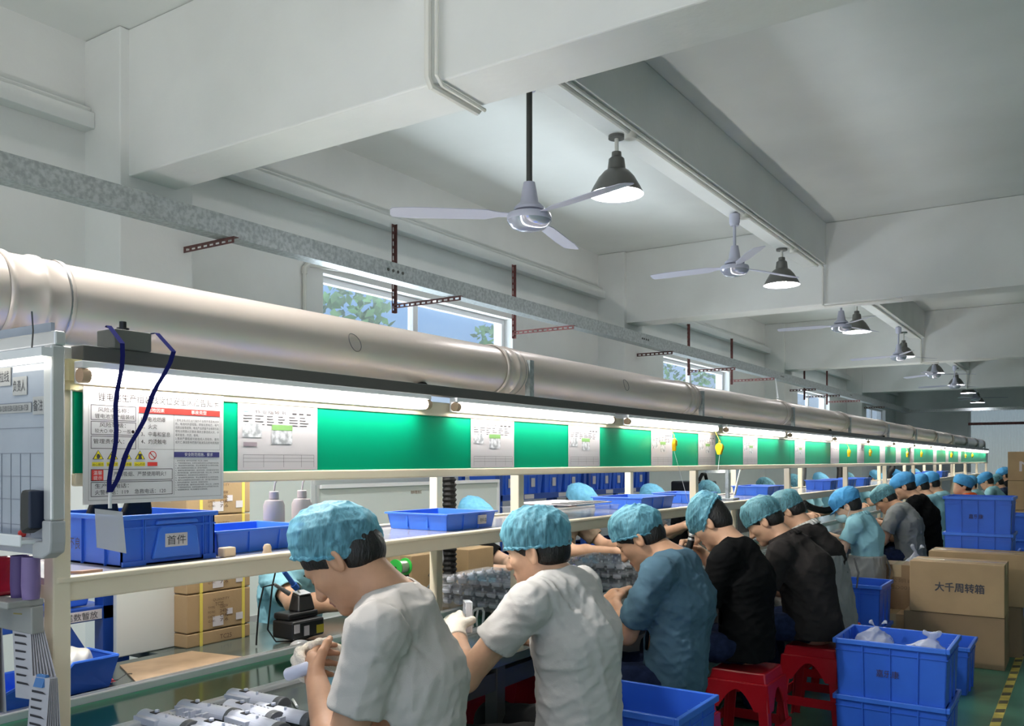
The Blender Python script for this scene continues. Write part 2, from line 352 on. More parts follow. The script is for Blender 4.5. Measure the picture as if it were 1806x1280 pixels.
# ================================================================ exhaust duct above the line
t = thing('exhaust_duct', 'long round grey steel exhaust duct running above the assembly line', 'exhaust duct', (-2.6, 1.4, 1.87))
DR = .125; joints = [-1.04]+[1.41+2.45*i for i in range(11)]+[27.6]
for i in range(len(joints)-1):
    a, b = joints[i]-1.4, joints[i+1]-1.4
    m = MB(); r = DR*(1.0 if i % 2 == 0 else .985) if i < 6 else DR*.94
    m.lathe([(r, a+.02), (r, b)], n=48, M=Matrix.Rotation(-math.pi/2, 4, 'X')); m.build('duct_section', M_duct, t, smooth=True)
    prof = []
    for d, q in ((-.17, 0), (-.165, .006), (-.15, .006), (-.145, 0), (-.075, 0), (-.07, .006), (-.055, .006), (-.05, 0), (.0, .001), (.004, .004), (.014, .004), (.018, .0)): prof.append((DR*1.012+q, b+d))
    m = MB(); m.lathe(prof, n=48, M=Matrix.Rotation(-math.pi/2, 4, 'X')); m.build('joint_collar', M_duct, t, smooth=True, angle=60)
    m = MB(); m.lathe([(DR*1.014+.003, b-.002), (DR*1.014+.0035, b+.01)], n=40, M=Matrix.Rotation(-math.pi/2, 4, 'X')); m.build('sealing_band', M_ductdark, t, smooth=True)
    if i:
        m = MB(); m.box(.105, .135, b-.005+.03, b+.0+.065, -.26, .06); m.build('hanger_strut', M_galv, t)
# marker circles and screws on the duct
for s, ang in ((2.585, .05), (5.05, .1)):
    m = MB(); n = 28; pts = []
    for k in range(n+1):
        q = 2*math.pi*k/n; a = ang+.28*math.sin(q); pts.append((DR*1.006*math.cos(a), s-1.4+.035*math.cos(q+.4), DR*1.006*math.sin(a)-.0))
    m.tube(pts, .0012, 5); m.build('marker_ring', M_ink, t)
t = thing('support_wire', 'thin white cable slanting from the trunking down to the exhaust duct', 'cable')
m = MB(); m.tube([(-4.4, 14.6, 2.76), (-2.62, 8.77, 2.02)], .009, 6); m.build('cable_strand', M_white, t)
# ================================================================ the assembly line: bench, rack, lights
S1, SEND, PITCH = 1.05, 21.45, 1.85
M_mat = mat('bench_mat', (.085, .105, .095), .16, noise=.25, nscale=5)
M_belt = mat('green_belt', (.015, .19, .095), .12, noise=.25, nscale=3)
t = thing('assembly_bench', 'long dark bench with a glossy green conveyor belt along its middle', 'workbench', (-2.1, 0, 0))
m = MB(); m.box(.18, .49, -.6, SEND, .725, .755); m.build('bench_top', M_mat, t, bevel=.003)
m = MB(); m.box(-.50, -.185, -.6, SEND, .725, .755); m.box(-.80, -.50, 1.78, 2.35, .725, .754); m.build('bench_top', M_mat, t, bevel=.003)
m = MB(); m.box(-.155, .15, -.6, SEND, .735, .746); m.build('conveyor_belt', M_belt, t)
for a, b in ((.15, .18), (-.185, -.155)):
    m = MB(); m.box(a, b, -.6, SEND, .72, .768); m.build('belt_rail', mat('rail_white', (.92, .91, .90), .3), t, bevel=.004)
for k in range(-1, 11):
    s = 2.4+PITCH*k
    for x in (.44, -.46):
        m = MB(); m.box(x-.025, x+.025, s-.025, s+.025, 0, .725); m.build('leg', M_dark, t, bevel=.004)
    m = MB(); m.box(-.44, .42, s-.02, s+.02, .12, .16); m.box(-.44, .42, s-.02, s+.02, .62, .66); m.build('cross_bar', M_dark, t)
for x in (.44, -.46):
    m = MB(); m.box(x-.02, x+.02, -.5, SEND, .64, .70); m.build('apron_rail', M_dark, t)
m = MB(); m.box(-.28, .24, -.5, SEND, .30, .32); m.build('lower_shelf', M_dark, t)

R = thing('overhead_rack', 'cream enamelled steel rack of posts, shelf and green board standing over the bench', 'rack', (-2.1, 0, .755))
z = lambda v: v-.755
for k in range(12):
    s = S1+PITCH*k
    for x0 in (.18, -.23):
        m = MB(); m.box(x0, x0+.04, s-.02, s+.02, z(.756), z(1.62)); m.build('post', M_cream, R, bevel=.003)
    m = MB(); m.box(-.19, .18, s-.015, s+.015, z(1.095), z(1.125)); m.build('cross_member', M_cream, R)
    m = MB(); m.box(-.19, .18, s-.015, s+.015, z(1.59), z(1.62)); m.build('cross_member', M_cream, R)
m = MB(); m.box(-.20, .20, S1-.012, SEND, z(1.125), z(1.14)); m.build('shelf', mat('shelf_laminate', (.50, .48, .50), .12, noise=.12, nscale=3), R)
m = MB(); m.box(.195, .216, S1-.016, SEND, z(1.088), z(1.136)); m.box(.19, .223, S1-.014, SEND, z(1.130), z(1.143)); m.build('shelf_edge', M_cream, R, bevel=.004)
m = MB(); m.box(-.235, -.21, S1-.016, SEND, z(1.088), z(1.15)); m.build('shelf_edge', M_cream, R, bevel=.004)
m = MB(); m.box(.218, .236, S1+.02, SEND, z(1.343), z(1.372)); m.build('board_rail', M_cream, R, bevel=.004)
m = MB(); m.box(.218, .236, S1+.02, SEND, z(1.552), z(1.60)); m.build('board_rail', M_cream, R, bevel=.004)
panels = [S1+.02, 4.72, 6.56, 8.41, 10.2, 12.1, 13.95, 15.8, 17.65, 19.5, SEND]
for a, b in zip(panels, panels[1:]):
    m = MB(); m.box(.221, .229, a+.002, b-.002, z(1.37), z(1.554)); m.build('green_board', M_green, R)
m = MB(); m.box(.20, .25, S1+.03, SEND, z(1.622), z(1.655)); m.build('light_channel', M_chan, R, bevel=.002)
m = MB(); m.box(-.235, .225, S1-.02, S1+.02, z(1.62), z(1.65)); m.build('end_beam', M_alu, R, bevel=.003)
m = MB(); m.box(.222, .246, S1-.0, S1+.03, z(1.575), z(1.622)); m.box(.222, .242, S1+.005, S1+.025, z(1.555), z(1.58)); m.build('corner_clip', mat('cream_clip', (.85, .75, .42), .5), R)
# lit tubes under the channel
for k in range(15):
    s = 1.06+1.34*k
    if s+1.2 > SEND: break
    f = thing('tube_light', 'lit tube light over the line, %s from the whiteboard end' % ORD[k], 'tube light', (-1.835, s, 1.585), 0, 'lit tube lights in a row above the green boards')
    m = MB(); m.box(-.015, .016, .0, 1.2, .016, .032); m.box(-.0175, -.0125, .0, 1.2, -.017, .032); m.build('light_housing', M_white, f, bevel=.003)
    m = MB(); m.cyl((.004, .02, 0), (.004, 1.18, 0), .0145, n=14); m.build('tube', M_tube, f, smooth=True)
    for y in (0, 1.18): m = MB(); m.cyl((.004, y, 0), (.004, y+.02, 0), .016, n=14); m.build('end_cap', mat('tan_cap', (.62, .42, .28), .5), f, smooth=True)
# long raceway cover in the dark channel edge
t = thing('junction_box', 'small grey metal box on the light channel with a blue lanyard over it', 'junction box', (-1.88, 1.15, 1.655))
m = MB(); m.box(-.035, .035, 0, .095, 0, .045); m.build('box_body', mat('grey_box', (.15, .15, .13), .5), t, bevel=.003)
m = MB(); m.cyl((-.01, .05, .045), (-.01, .05, .055), .014, n=12); m.cyl((-.01, .05, .055), (-.01, .05, .07), .008, n=10); m.build('cable_gland', M_black, t, smooth=True)
# lanyard
t = thing('lanyard', 'dark blue lanyard looped over the grey box with a clear badge sleeve hanging down', 'lanyard', (-1.82, 1.19, 1.2))
M_lan = mat('lanyard_blue', (.014, .016, .11), .9, spec=.05)
def ribbon(mb, pts, w):
    pts = [Vector(p) for p in pts]; d = Vector((.3, .95, 0))
    for a, b in zip(pts, pts[1:]): mb.quad(a-d*w/2, a+d*w/2, b+d*w/2, b-d*w/2)
m = MB(); base = Vector((-1.82, 1.19, 1.2))
a1, a2 = Vector((-1.79, 1.135, 1.66)), Vector((-1.79, 1.265, 1.655)); low = on_lat(194, 868, 1.79)
q = [a1-base+(low-a1)*(i/12)+Vector((.0, .004*math.sin(i), 0)) for i in range(13)]; ribbon(m, q, .010)
q = [a2-base+(low-a2)*(i/12)+Vector((.0, .004*math.sin(i*1.3), 0)) for i in range(13)]; ribbon(m, q, .011)
q = [a1-base, Vector((-1.85, 1.14, 1.705))-base, Vector((-1.92, 1.18, 1.712))-base, Vector((-1.925, 1.25, 1.70))-base, Vector((-1.85, 1.262, 1.703))-base, a2-base]; ribbon(m, q, .012)
m.build('strap', M_lan, t)
m = MB(); m.cyl(low-base, low-base-Vector((0, 0, .035)), .004, n=8); m.build('clip', M_alu, t)
bl = low-base-Vector((0, 0, .035)); d = Vector((.55, .83, 0)); m = MB()
m.hexa([bl+d*-.026+Vector((-.001, 0, -.085)), bl+d*.032+Vector((-.001, 0, -.10)), bl+d*.032+Vector((.002, 0, -.10)), bl+d*-.026+Vector((.002, 0, -.085))], [bl+d*-.03+Vector((-.001, 0, 0)), bl+d*.024+Vector((-.001, 0, -.008)), bl+d*.024+Vector((.002, 0, -.008)), bl+d*-.03+Vector((.002, 0, 0))])
m.build('badge_sleeve', clear('badge_film', (.9, .9, .92), .35, .15, (.6, .6, .6)), t)
# ---------------------------------------------------------------- papers in the board
UY, UZ = Vector((0, 1, 0)), Vector((0, 0, 1))
def sheet(px0, px1, k, py0=None, py1=None, label=None):
    a, b = on_lat(px0, 800, 1.867).y, on_lat(px1, 800, 1.867).y
    z0, z1 = 1.374, 1.562
    p = thing('instruction_sheet', label, 'paper sheet', (-1.869, a, z0), 0, 'instruction sheets on the green board')
    L, H = b-a, z1-z0
    m = MB(); m.box(0, .0012, 0, L, 0, H); m.build('page', M_paper, p)
    O = Vector((.0012, 0, 0)); g = MB(); r = random.Random(k)
    def bar(x0, x1, y0, y1, mb, off=.0006): mb.quad(O+Vector((off, x0*L, y0*H)), O+Vector((off, x1*L, y0*H)), O+Vector((off, x1*L, y1*H)), O+Vector((off, x0*L, y1*H)))
    for y in (.12, .17, .22): bar(.06, .95, y, y+.004, g)
    for x in (.06, .3, .55, .78, .95): bar(x, x+.003, .04, .22, g)
    for y in (.77, .73, .69, .65):
        for i in range(6): x = .06+i*.14; bar(x, x+r.uniform(.04, .12), y, y+.012, g)
    bar(.06, .95, .88, .884, g); bar(.62, .95, .80, .803, g)
    for x in (.66, .75, .85): bar(x, x+.06, .82, .845, g)
    g.build('print', M_inkg, p)
    if k < 7:
        g = MB(); put_text(g, '作业指导书', O+Vector((0, .2*L, .81*H)), UY, UZ, .055*H, .38*L, .0008); g.build('heading', M_inkg, p)
        ph = MB()
        bar(.05, .28, .47, .66, ph, .001); bar(.40, .66, .38, .66, ph, .001); ph.build('photo', mat('photo_grey', (.34, .35, .38), .6, noise=.6, nscale=55, col2=(.75, .76, .8)), p)
        ph = MB(); bar(.40, .66, .58, .66, ph, .0014); bar(.02, .07, .84, .9, ph) if False else None; ph.build('photo_strip', mat('photo_green', (.22, .42, .14), .6), p)
        if k == 0:
            ph = MB(); bar(.06, .22, .34, .40, ph, .001); ph.build('photo_strip', mat('photo_brown', (.32, .26, .30), .6), p); ph = MB(); bar(.06, .13, .83, .86, ph, .001); ph.build('stamp', mat('stamp_blue', (.25, .45, .8), .6), p)
    # clear sleeve edges
    return p
SH = [(420, 560), (831, 907), (1003, 1058), (1149, 1186), (1232, 1262), (1311, 1336), (1402, 1420), (1465, 1480), (1512, 1524), (1552, 1561), (1580, 1589), (1605, 1612), (1646, 1652), (1668, 1673), (1690, 1695)]
for k, (a, b) in enumerate(SH): sheet(a, b, k, label='%s white instruction sheet on the green board, counted from the warning poster' % ('first' if k == 0 else ORD[k]))
# ---------------------------------------------------------------- warning poster
pa, pb = on_lat(150, 780, 1.845), on_lat(397, 780, 1.845)
P = thing('warning_poster', 'large white safety warning poster hanging on rings before the green board', 'poster', (-1.853, pa.y, 1.302))
L, H = pb.y-pa.y, .262
m = MB(); m.box(-.0015, .0015, 0, L, 0, H); m.build('panel', mat('poster_white', (.72, .70, .71), .5, spec=.25), P)
O = Vector((.0015, 0, 0))
def rect(mb, x0, x1, y0, y1, off=.0006): mb.quad(O+Vector((off, x0*L, y0*H)), O+Vector((off, x1*L, y0*H)), O+Vector((off, x1*L, y1*H)), O+Vector((off, x0*L, y1*H)))
def frame(mb, x0, x1, y0, y1, w=.0035):
    rect(mb, x0, x1, y0, y0+w*1.4); rect(mb, x0, x1, y1-w*1.4, y1); rect(mb, x0, x0+w, y0, y1); rect(mb, x1-w, x1, y0, y1)
def tx(mb, s, x, y, h, w=None, off=.001): put_text(mb, s, O+Vector((0, x*L, y*H)), UY, UZ, h*H, None if w is None else w*L, off)
g = MB()
frame(g, .03, .98, .035, .965, .0015); frame(g, .045, .34, .72, .85); frame(g, .045, .34, .595, .71); frame(g, .045, .34, .475, .585); frame(g, .045, .60, .20, .30); frame(g, .045, .60, .065, .19)
frame(g, .355, .97, .475, .80, .0015); rect(g, .61, .612, .06, .82)
g.build('ruling', M_inkg, P)
g = MB(); tx(g, '锂电池生产组装线岗位安全风险告知卡', .09, .885, .075, .87)
tx(g, '风险点名称：', .09, .79, .04, .2); tx(g, '锂电池生产组装线', .07, .735, .04, .26); tx(g, '风险等级：', .10, .66, .04, .17); tx(g, '较大○ 中度○ 一般●', .07, .61, .037, .26); tx(g, '管理责任人：', .06, .52, .04, .2)
for i, s in enumerate(('1、电池燃爆', '2、火灾', '3、中毒和窒息', '4、灼烫触电')): tx(g, s, .375, .725-i*.067, .043)
g.build('heading', mat('poster_grey_ink', (.035, .025, .025), .9, spec=.1), P)
g = MB(); tx(g, '严禁吸烟、严禁使用明火！', .19, .235, .042, .36); tx(g, '生产部电话：', .07, .135, .042, .22); tx(g, '火警电话：119    急救电话：120', .07, .08, .042, .48)
for i, s in enumerate(('1.锂电池电池在运行操作不当等环境易电池中', '热，电池内外部短路，焊接劣质电芯，电气', '线路设备等故障，电池产品质量不合格等引起', '锂电池燃爆火灾事故;事故主要造成火灾、中', '毒和窒息、灼烫、触电。', '2.事故严重程度可能造成人员轻伤、重伤', '或死亡,事故影响范围可能波及及影响周围居')): tx(g, s, .62, .735-i*.034, .026, .34 if i not in (4,) else .18)
for i in range(13):
    s = ('1、操作前检查设备，维护好安全防护装置，持证上岗，正确穿戴', '2、严禁使用破损电池，发现电池鼓包变形应立即隔离存放处理。', '3、电池周转轻拿轻放，禁止碰撞跌落与尖锐物接触。', '4、操作人员接受岗位培训合格后上岗，遵守操作规程要求。', '5、保持作业现场通风良好，清洁无杂物，消防器材完好有效')[i % 5]
    tx(g, s, .62, .365-i*.0225, .015, .34 if i % 3 else .25)
g.build('lettering', M_ink, P)
g = MB(); rect(g, .36, .97, .80, .855); g.build('red_band', M_red, P); g = MB(); rect(g, .05, .125, .20, .295); g.build('red_square', M_red, P)
g = MB(); rect(g, .61, .965, .405, .455); g.build('blue_band', M_navy, P)
g = MB(); tx(g, '危险因素', .42, .81, .036, .12, .0014); tx(g, '事故类型', .74, .81, .036, .12, .0014); tx(g, '安全防范措施、要求', .69, .414, .034, .22, .0014); tx(g, '温馨', .06, .252, .035, .055, .0014); tx(g, '提示', .06, .208, .035, .055, .0014); g.build('white_lettering', M_white, P)
gy, gk = MB(), MB()
for i in range(4):
    x = .055+i*.092; pts = lambda q, o: [O+Vector((o, (x+.036)*L+(.036-q)*L*c, y)) for c, y in ((-1, (.385+q*.5)*H), (1, (.385+q*.5)*H), (0, (.465-q*.9)*H))]
    gk.quad(*pts(0, .0008)); gy.quad(*pts(.007, .0012)); rect(gy, x-.002, x+.072, .325, .36)
    tx(gk, '当心爆炸 当心火灾 当心中毒 当心灼烫'.split()[i], x, .33, .022, .068, .0014)
    c = O+Vector((.0015, (x+.036)*L, .41*H))
    if i % 2: gk.quad(*[c+Vector((0, .007*math.cos(a)*(1 if k % 2 else .5), .007*math.sin(a))) for k, a in enumerate([j*math.pi/4 for j in range(8)])])
    else: gk.quad(*[c+Vector((0, .004*math.cos(a)*(1 if k % 2 else 1.4), .006*math.sin(a)*(1 if k % 3 else .6))) for k, a in enumerate([j*math.pi/3 for j in range(6)])])
gy.build('yellow_pictogram', M_yel, P)
gk.build('pictogram', M_ink, P)
g = MB(); cx_, cy_ = .455, .42
for k in range(24):
    a0, a1 = 2*math.pi*k/24, 2*math.pi*(k+1)/24
    f = lambda a, r: O+Vector((.001, cx_*L+r*math.cos(a), cy_*H+r*math.sin(a)))
    g.quad(f(a0, .0085), f(a0, .0105), f(a1, .0105), f(a1, .0085))
g.quad(f(2.2, .010), f(2.5, .010), f(-.6, .010), f(-.9, .010)); rect(g, .42, .49, .325, .36); tx(gk, '', 0, 0, .02); g.build('red_pictogram', M_red, P)
g = MB()
for x in (.245, .42):
    n = 18; g.tube([(0, x*L+.0, H+.006)]+[(.008*math.sin(a), x*L+.006*math.sin(a), H+.004+.011*math.cos(a)) for a in [2*math.pi*i/n for i in range(n+1)]], .0011, 6)
g.build('hanging_ring', mat('cream_ring', (.75, .7, .5), .5), P)
# ---------------------------------------------------------------- yellow spring balancers
def balancer(px, py, sz, k, string):
    p = on_lat(px, py, 1.80)
    b = thing('spring_balancer', ('nearest yellow spring balancer, its white cord reaching down to the bench', 'second yellow spring balancer, seen edge on beside a sheet')[k] if k < 2 else '%s yellow spring balancer along the green boards' % ORD[k], 'tool balancer', p, math.radians((20, 75, 25, 0, 0, 20, 30, 0, 30)[k]), 'yellow spring balancers above the bench')
    r = .024
    m = MB(); n = 20
    poly = [(r*1.08*math.cos(a), r*1.08*math.sin(a)) for a in [math.radians(-35+250*i/n) for i in range(n+1)]]+[(-.011, -.042), (.011, -.042)]
    m.prism(poly, -.010, .010, lambda u, v, d: Vector((d, u, v))); m.build('housing', M_yel2, b, bevel=.004)
    m = MB(); m.lathe([(.001, .017), (.013, .016), (.016, .010)], n=18, M=Matrix.Rotation(math.pi/2, 4, 'Y')); m.build('drum_cover', M_or, b, smooth=True)
    m = MB(); m.tube([(0, .006*math.cos(a), .032+.008*math.sin(a)) for a in [2*math.pi*i/12 for i in range(13)]], .0022, 6); m.tube([(0, 0, .04), Matrix.Rotation(-b.rotation_euler.z, 4, 'Z') @ Vector((-.055, 0, 1.63-p.z))], .0012, 5); m.build('hook', M_yel2, b)
    if string:
        m = MB(); e = Matrix.Rotation(-b.rotation_euler.z, 4, 'Z') @ (string-p); m.tube([(0, 0, -.042), e], .0012, 5); m.build('cord', M_white, b)
M_yel2 = mat('safety_yellow', (.90, .55, .01), .4); M_or = mat('amber_plastic', (.95, .42, .0), .35)
balancer(1189, 781, 1, 0, on_lat(1217, 897, 1.78)); balancer(1269, 789, 1, 1, on_lat(1266, 835, 1.79))
for i, (px, py) in enumerate(((1497, 797), (1535, 797), (1600, 800), (1625, 800), (1678, 802), (1703, 803), (1715, 803))): balancer(px, py, 1, i+2, None)
# ================================================================ whiteboard across the near end of the line
W = thing('whiteboard', 'glossy grid-ruled whiteboard with aluminium frame closing the near end of the rack', 'whiteboard', (-1.80, .995, 1.2))
m = MB(); m.box(-.60, -.018, -.004, .004, .0, .49); m.build('board_face', mat('whiteboard_gloss', (.40, .44, .52), .06, noise=.15, nscale=3, coat=.4), W)
m = MB(); m.box(-.021, .011, -.019, .011, .075, .44); m.box(-.6, .012, -.012, .012, .44, .47); m.build('board_frame', M_alu, W, bevel=.004)
m = MB(); m.prism([(-.06, -.005), (-.02, -.005), (.008, .008), (.012, .03), (.012, .075), (-.022, .075), (-.022, .03), (-.06, .03)], -.022, .012, lambda u, v, d: Vector((u, d, v))); m.build('frame_corner', mat('corner_grey', (.46, .46, .47), .4), W, bevel=.004)
m = MB(); m.box(-.6, -.05, -.05, -.004, .025, .035); m.box(-.6, -.05, -.052, -.046, .02, .045); m.build('pen_tray', M_white, W, bevel=.003)
m = MB()
for zz in (.06, .115, .165, .215, .27, .325): m.box(-.6, -.022, -.0052, -.0045, zz, zz+.0012)
for x in (-.10, -.14, -.18, -.22, -.27, -.32): m.box(x, x+.0012, -.0052, -.0045, .04, .215)
m.build('grid_lines', mat('grid_ink', (.20, .22, .27), .7), W)
M_lab = mat('label_grey', (.42, .42, .42), .7)
for s_, x, zz, w_, h_ in (('拉线', -.225, .365, .045, .04), ('负责人', -.165, .342, .052, .04), ('备注', -.082, .298, .040, .038), ('09:30-12:00/13:30-15:30/15:30-17:30', -.235, .304, .14, .02)):
    g = MB(); g.box(x-.003, x+w_+.003, -.0068, -.0056, zz, zz+h_); o = g.build('label_card', M_lab, W)
    g = MB(); put_text(g, s_, Vector((x, -.007, zz+h_*.2)), Vector((1, 0, 0)), UZ, h_*.62, w_*.95, .0005); g.build('lettering', M_ink, o)
t = thing('board_eraser', 'black felt whiteboard eraser stuck to the whiteboard beside its frame', 'eraser', (-1.846, .985, 1.245))
m = MB(); m.prism([(-.028, .01), (-.022, .0), (.012, .012), (.014, .092), (-.022, .094), (-.028, .085), (-.031, .04)], -.03, .0, lambda u, v, d: Vector((u, d, v))); m.build('felt_pad', M_black, t, bevel=.006)
m = MB(); m.box(.006, .0165, -.031, 0, .014, .092); m.build('holder', mat('navy_plastic', (.012, .02, .05), .5), t, bevel=.003)
t = thing('board_magnet', 'small round red magnet on the whiteboard above the pen tray', 'magnet', (-1.924, .987, 1.243))
m = MB(); m.lathe([(.001, -.008), (.006, -.007), (.008, .0), (.008, .004)], n=16, M=Matrix.Rotation(-math.pi/2, 4, 'X')); m.build('cap', M_red, t, smooth=True)
t = thing('tube_light', 'short lit tube light fixed crosswise above the whiteboard', 'tube light', (-1.765, .955, 1.618))
m = MB(); m.box(-.5, 0, -.012, .012, -.006, .012); m.build('light_housing', M_white, t)
m = MB(); m.cyl((-.5, -.004, -.012), (-.005, -.004, -.012), .006, n=10); m.build('tube', mat('dim_tube', (1, 1, 1), .4, emit=(1, .97, .85), estr=3), t)
m = MB(); m.tube([(-.06, 0, .012), (-.055, 0, .05), (-.06, 0, .09)], .0018, 6); m.build('hanger', M_dark, t)
t = thing('side_shelf', 'narrow cream and white shelf below the whiteboard', 'shelf', (-1.94, 1.03, 1.06))
m = MB(); m.box(-.6, .066, -.10, -.023, .03, .045); m.box(-.6, .066, -.05, -.023, -.03, .03); m.build('shelf_board', mat('grey_ledge', (.36, .35, .33), .5), t, bevel=.003)
m = MB(); m.box(-.6, -.01, -.12, -.10, .03, .05); m.box(-.03, -.01, -.12, -.10, -.03, .03); m.build('edge_strip', M_white, t, bevel=.003)
t = thing('red_bag', 'crumpled red plastic bag on the shelf below the whiteboard', 'bag', (-2.045, .975, 1.105))
m = MB(); m.hexa([(-.16, -.05, 0), (.075, -.05, 0), (.075, .05, 0), (-.16, .05, 0)], [(-.16, -.02, .075), (.05, -.03, .085), (.06, .03, .085), (-.16, .04, .07)]); m.build('bag_body', mat('red_film', (.42, .01, .03), .25, noise=.4, nscale=14, bump=.5, bscale=16), t, bevel=.01)
for i, x in enumerate((-1.932, -1.886)):
    t = thing('purple_cup', ('darker purple cup on the shelf beside the red bag', 'lighter purple cup on the shelf against the post')[i], 'cup', (x, .985, 1.105), 0, 'purple cups below the whiteboard')
    m = MB(); m.lathe([(.001, 0), (.017, 0), (.019, .03), (.018, .09), (.015, .09), (.015, .01)], n=20); m.build('cup_body', (mat('purple_dark', (.10, .06, .20), .6, noise=.2), mat('purple_light', (.26, .18, .40), .6, noise=.2))[i], t, smooth=True)
# ================================================================ people: implicit surfaces meshed with surface nets
f32 = np.float32
class SDF:
    def __init__(s): s.p = []
    def add(s, lo, hi, fn, k=.02, op='u'): s.p.append((np.array(lo, float), np.array(hi, float), fn, k, op)); return s
    def cone(s, a, b, ra, rb, k=.02, op='u', w=1.0, lat=None):
        """tapered capsule a->b; w widens it along the unit vector lat"""
        a, b = np.array(a, float), np.array(b, float); ba = b-a; L2 = max(1e-9, ba@ba); R = max(ra, rb)*max(w, 1)
        la = None if lat is None else np.array(lat, float)
        def fn(x, y, z):
            px, py, pz = x-f32(a[0]), y-f32(a[1]), z-f32(a[2])
            t = np.clip((px*f32(ba[0])+py*f32(ba[1])+pz*f32(ba[2]))/f32(L2), 0, 1)
            qx, qy, qz = px-t*f32(ba[0]), py-t*f32(ba[1]), pz-t*f32(ba[2])
            d2 = qx*qx+qy*qy+qz*qz
            if la is not None:
                ql = qx*f32(la[0])+qy*f32(la[1])+qz*f32(la[2]); d2 = d2-ql*ql*f32(1-1/w**2)
            return np.sqrt(np.maximum(d2, 0))-(f32(ra)+t*f32(rb-ra))
        return s.add(np.minimum(a, b)-R, np.maximum(a, b)+R, fn, k, op)
    def ell(s, c, r, B=None, k=.02, op='u', nz=None):
        c = np.array(c, float); B = np.eye(3) if B is None else np.array(B, float); r = np.array(r, float)
        def fn(x, y, z):
            px, py, pz = x-f32(c[0]), y-f32(c[1]), z-f32(c[2])
            q = [(px*f32(B[i][0])+py*f32(B[i][1])+pz*f32(B[i][2])) for i in range(3)]
            k0 = np.sqrt(sum((q[i]/f32(r[i]))**2 for i in range(3)))
            k1 = np.sqrt(sum((q[i]/f32(r[i]**2))**2 for i in range(3)))+f32(1e-6)
            return k0*(k0-1)/k1
        R = np.sqrt(((B.T*r)**2).sum(1))
        return s.add(c-R, c+R, fn, k, op)
    def plane(s, pt, n):
        """keeps the side n points away from"""
        pt, n = np.array(pt, float), np.array(n, float); n = n/np.linalg.norm(n)
        return s.add([-9]*3, [9]*3, lambda x, y, z: (x-f32(pt[0]))*f32(n[0])+(y-f32(pt[1]))*f32(n[1])+(z-f32(pt[2]))*f32(n[2]), 0, 'i')
    def noise(s, fn): return s.add([-9]*3, [9]*3, fn, 0, 'n')
    def box(s):
        u = [p for p in s.p if p[4] == 'u']; return np.min([p[0] for p in u], 0)-.012, np.max([p[1] for p in u], 0)+.012
    def eval(s, lo, hi, v):
        ax = [np.arange(lo[i], hi[i]+v, v, dtype=f32) for i in range(3)]
        D = np.full([len(a) for a in ax], .06, f32)
        for plo, phi, fn, k, op in s.p:
            m = .035+k; sl = []
            for i in range(3):
                i0 = int(np.searchsorted(ax[i], plo[i]-m)); i1 = int(np.searchsorted(ax[i], phi[i]+m)); sl.append(slice(i0, i1))
            if any(q.stop-q.start < 1 for q in sl): continue
            sl = tuple(sl); X, Y, Z = ax[0][sl[0]][:, None, None], ax[1][sl[1]][None, :, None], ax[2][sl[2]][None, None, :]
            d = fn(X, Y, Z); S = D[sl]
            if op == 'u':
                if k > 0: h = np.maximum(f32(k)-np.abs(S-d), 0); D[sl] = np.minimum(S, d)-h*h/f32(4*k)
                else: D[sl] = np.minimum(S, d)
            elif op == 's':
                d = -d
                if k > 0: h = np.maximum(f32(k)-np.abs(S-d), 0); D[sl] = np.maximum(S, d)+h*h/f32(4*k)
                else: D[sl] = np.maximum(S, d)
            elif op == 'i': D[sl] = np.maximum(S, d)
            else: D[sl] = S+d
        return D, ax
def nets(D, ax, v):
    """surface nets -> (verts, quads)"""
    I = D < 0; nx, ny, nz = D.shape
    c = np.zeros((nx-1, ny-1, nz-1), np.int8)
    for dx in (0, 1):
        for dy in (0, 1):
            for dz in (0, 1): c += I[dx:nx-1+dx, dy:ny-1+dy, dz:nz-1+dz]
    act = (c > 0) & (c < 8); idx = np.full(act.shape, -1, np.int64); A = np.argwhere(act); n = len(A)
    if n == 0: return np.zeros((0, 3)), np.zeros((0, 4), int)
    idx[act] = np.arange(n); acc = np.zeros((n, 3)); cnt = np.zeros(n)
    cor = [(0, 0, 0), (1, 0, 0), (0, 1, 0), (1, 1, 0), (0, 0, 1), (1, 0, 1), (0, 1, 1), (1, 1, 1)]
    V = [D[A[:, 0]+a, A[:, 1]+b, A[:, 2]+e] for a, b, e in cor]
    for i, j in ((0, 1), (2, 3), (4, 5), (6, 7), (0, 2), (1, 3), (4, 6), (5, 7), (0, 4), (1, 5), (2, 6), (3, 7)):
        m = (V[i] < 0) != (V[j] < 0); t = V[i][m]/(V[i][m]-V[j][m]); ci, cj = np.array(cor[i]), np.array(cor[j])
        acc[m] += ci+(cj-ci)*t[:, None]; cnt[m] += 1
    P = (A+acc/cnt[:, None])*v+np.array([a[0] for a in ax])
    Q = []
    for axis in range(3):
        a, b = [slice(None)]*3, [slice(None)]*3; a[axis] = slice(0, -1); b[axis] = slice(1, None)
        E0, E1 = I[tuple(a)], I[tuple(b)]; X = np.argwhere(E0 != E1); o1, o2 = (axis+1) % 3, (axis+2) % 3
        X = X[(X[:, o1] > 0) & (X[:, o2] > 0) & (X[:, o1] < D.shape[o1]-1) & (X[:, o2] < D.shape[o2]-1)]
        if not len(X): continue
        s = E0[X[:, 0], X[:, 1], X[:, 2]]
        def at(d1, d2): Y = X.copy(); Y[:, o1] -= d1; Y[:, o2] -= d2; return idx[Y[:, 0], Y[:, 1], Y[:, 2]]
        q = np.stack([at(0, 0), at(1, 0), at(1, 1), at(0, 1)], 1); q[~s] = q[~s][:, ::-1]; Q.append(q)
    return P, np.concatenate(Q) if Q else np.zeros((0, 4), int)
